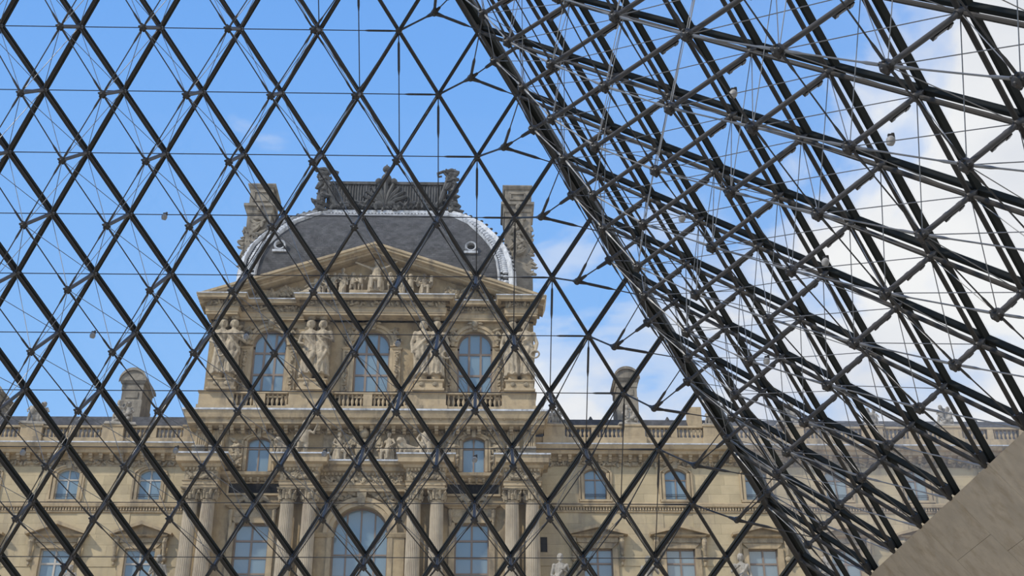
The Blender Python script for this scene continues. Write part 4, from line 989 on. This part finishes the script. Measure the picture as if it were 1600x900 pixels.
    MB().rings([[(x0, .3, zc1_), (x0, 1.6, zt-1.0), (x0, 2.6, zt), (x0, 9, zt), (x0, 9, zc1_)], [(x1, .3, zc1_), (x1, 1.6, zt-1.0), (x1, 2.6, zt), (x1, 9, zt), (x1, 9, zc1_)]]).build('roof', M_SLATE, root)
    # covered arcade in front, its terrace below the picture
    return root, zr1, zt, piers
wlft, zrl, zrtl, pL = wing(-53.0, XC-HWID-.02, [-37.42+BAY*k for k in (-2, -1, 0, 1)], 0, 0, 'palace_wing', 'long stone palace wing left of the pavilion with arched upper windows', M_WOODP)
wrgt, zrr, zrtr, pR = wing(XC+HWID+.02, 36.0, [-1.86+BAY*k for k in range(0, 7)], 0, 0, 'palace_wing', 'long stone palace wing right of the pavilion, partly behind the slanted bars', M_WOOD)
def wing_chimney(root, pa, pb, ptop, prib, zroof, shade):
    y = 3.0; P0 = at(pa, 610, YP+YW+y); P1 = at(pb, 610, YP+YW+y); a, b = P0.x, P1.x; zt = at((pa+pb)/2, ptop, YP+YW+y).z; zr = at((pa+pb)/2, prib, YP+YW+y).z; c = (a+b)/2; D = 2.6
    ch = MB().loft(a, b, y+D, y, [(.06, zroof-1.5), (.06, zr-1.5), (0, zr-1.45), (0, zr-.7), (.05, zr-.66), (.05, zr-.25), (.12, zr-.2), (.22, zr)]).build('chimney', M_CHIM, root)
    hw = (b-a)/2+.24; rise = zt-zr; n = 12; R = (hw*hw+rise*rise)/(2*rise); cz_ = zt-R; t = math.asin(min(1, hw/R))
    prof = [(c+R*math.sin(-t+2*t*k/n), cz_+R*math.cos(-t+2*t*k/n)) for k in range(n+1)]
    MB().rings([[(p[0], y-.24, p[1]) for p in prof], [(p[0], y+D+.24, p[1]) for p in prof]]).build('curved_cap', M_CHIM, ch)
    m = MB()
    for k in range(n):
        p, q = prof[k], prof[k+1]; m.hexa([(p[0], y-.36, p[1]-.16), (q[0], y-.36, q[1]-.16), (q[0], y-.2, q[1]-.16), (p[0], y-.2, p[1]-.16)], [(p[0], y-.36, p[1]+.05), (q[0], y-.36, q[1]+.05), (q[0], y-.2, q[1]+.05), (p[0], y-.2, p[1]+.05)])
    m.build('cap_mould', M_CHIM, ch)
    MB().box(c-.45, c+.45, y-.06, y+.05, zr-1.3, zr-.85).build('panel', M_CHIM, ch)
wing_chimney(wlft, 191, 223, 578, 596, zrtl, 0); wing_chimney(wrgt, 964, 995, 576, 592, zrtr, 0)
wing_chimney(wlft, -32, 1, 600, 612, zrtl, 0)
p_ = at(850, 851, YP+YW); MB().box(p_.x-.22, p_.x+.22, -.03, .08, p_.z-.5, p_.z+.5).build('dark_slot', M_DARK, wrgt)
MB().box(5.1, 6.0, 1.2, 2.4, zrtr-2.0, zrtr+.45).build('roof_vent', M_TRIM, wrgt)
for px in (923, 1043, 1246, 1524):
    p = at(px, 655, YP+YW+2.6); MB().lathe([(.2, zrtr-.05), (.14, zrtr+.08), (.05, zrtr+.26)], (p.x, 2.7, 0), 8).build('roof_finial', M_DLEAD, wrgt, True)

# ---------------------------------------------------------------- statues on the wings (each stands on the building, so a thing of its own)
LAB_L = {0: 'statue group of two children on the balustrade, at the far left edge', 1: 'dark statue group of two children on the balustrade left of the wing chimney', 2: 'statue group of children on the balustrade in front of the left wing chimney'}
def group_statue(px, py0, py1, v, label, dx=None, flip=False):
    P = at(px, py1, YP+YW-.5); zt = at(px, py0, YP+YW-.5).z; zb = (zrl if px < 500 else zrr)+.04
    o = link('statue_group', F_PUT[v]); o.location = (P.x, YP+YW-.52, zb); s = (zt-zb)/1.3; o.scale = (-s if flip else s, s, s); o.rotation_euler = (0, 0, .1)
    tag(o, label, 'statue', 'statue groups on the wing balustrades')
group_statue(57, 626, 660, 0, LAB_L[1]); group_statue(190, 626, 660, 1, LAB_L[2])
group_statue(868, 638, 664, 0, 'statue group on the balustrade right beside the pavilion corner', flip=True)
group_statue(985, 634, 666, 1, 'statue group on the balustrade in front of the right wing chimney')
group_statue(1112, 640, 664, 0, 'statue group on the right wing balustrade beside the dark hip bar')
group_statue(1233, 630, 664, 1, 'pale statue group on the right wing balustrade, third from the right', flip=True)
group_statue(1362, 638, 664, 0, 'pale statue group on the right wing balustrade, second from the right')
group_statue(1478, 634, 664, 1, 'pale statue group on the right wing balustrade, farthest right')
YT = 39.3
def terrace(x0, x1, label):
    t = tag(empty('arcade_terrace', (0, YT, 0)), label, 'arcade')
    MB().box(x0, x1, 0, 7.1, 7.6, 8.7).build('terrace_slab', M_WING, t)
    MB().loft(x0, x1, 1, 0, [(0, 7.4), (.1, 7.6), (.4, 7.7), (.45, 8.0), (0, 8.05)]).build('cornice', M_TRIM, t)
    x = x0+.6
    while x < x1: MB().loft(x-.55, x+.55, 1.2, 0, [(.1, 0), (.1, .8), (0, .9), (0, 7.4)]).build('arcade_pier', M_WING, t); x += BAY
    MB().box(x0, x1, 1.0, 1.3, 8.7, 9.4).build('parapet', M_TRIM, t)
    return t
terrace(-53.0, XC-HWID-.6, 'stone arcade terrace in front of the left palace wing'); terrace(XC+HWID+.6, 36, 'stone arcade terrace in front of the right palace wing')
def pier_statue(px, pyt, v, label, flip=False):
    P = at(px, pyt, YT+.35); zb = 9.6; s = (P.z-zb)/1.92
    root = tag(empty('statue', (P.x, YT+.35, 8.7)), label, 'statue', 'standing statues along the wing terraces')
    MB().loft(-.55, .55, .5, -.5, [(.08, -.0), (.08, .1), (0, .16), (0, .74), (.08, .8), (.08, .9)]).build('pedestal', M_TRIM, root)
    b = link('figure', (F_SCH, F_ORA)[v], root); b.location = (0, 0, .9); b.scale = (-s if flip else s, s, s)
pier_statue(112, 882, 1, 'dark draped statue standing low in front of the leftmost pedimented window')
pier_statue(250, 866, 0, 'dark draped statue standing left of the pavilion columns')
pier_statue(875, 864, 0, 'pale draped statue standing right of the pavilion columns', True)
pier_statue(1012, 868, 1, 'pale draped statue standing between two pedimented windows of the right wing')
pier_statue(1156, 864, 1, 'grey draped statue standing beside the third pedimented window of the right wing', True)
pier_statue(1290, 868, 0, 'grey draped statue behind the crossing bars, farthest right of the standing ones')

# ---------------------------------------------------------------- small spotlights clipped to the cables
LB = MB().lathe([(.02, -.13), (.07, -.12), (.095, -.06), (.1, 0), (.06, .06), (.03, .08)], n=12).mesh('housing', M_LAMP, True)
LC = MB().box(-.05, .06, -.03, .03, .06, .13).box(.03, .09, -.02, .02, .02, .16).mesh('clip', M_CAST)
def spot(px, py, face, off, label):
    F = FL if face == 'L' else FR
    P = hit(px, py, F.n, -off); root = tag(empty('spotlight', P), label, 'spotlight', 'small spotlights on the pyramid cables')
    h = link('housing', LB, root); h.rotation_euler = (.3, .2, 0); h.scale = (.75,)*3; c = link('clip', LC, root); c.scale = (.75,)*3
for a in ((257, 338, 'L', .05, 'small grey spotlight on a cable against blue sky, left of the pavilion roof'),
          (145, 523, 'L', .05, 'small grey spotlight on a cable against blue sky, above the left wing statues'),
          (36, 706, 'L', .05, 'small grey spotlight on a cable over the left wing cornice, at far left'),
          (275, 703, 'L', .05, 'small grey spotlight on a cable over the left wing cornice, near the pavilion'),
          (385, 525, 'L', .05, 'small grey spotlight on a cable beside the left arched pavilion window'),
          (622, 536, 'L', .05, 'small grey spotlight on a cable right of the central arched window'),
          (507, 708, 'L', .05, 'small grey spotlight on a cable under the left lion figure group'),
          (742, 717, 'L', .05, 'small grey spotlight on a cable before the small right mezzanine window'),
          (1146, 145, 'R', .6, 'small grey spotlight among the slanted bars, topmost of them'),
          (1066, 340, 'R', .9, 'small grey spotlight among the slanted bars, left of the cloud edge'),
          (1392, 218, 'R', .6, 'small grey spotlight among the slanted bars, rightmost of them'),
          (1290, 408, 'R', .6, 'small grey spotlight among the slanted bars, against the white cloud'),
          (1198, 563, 'R', .6, 'small grey spotlight among the slanted bars, lowest of them')):
    spot(*a)
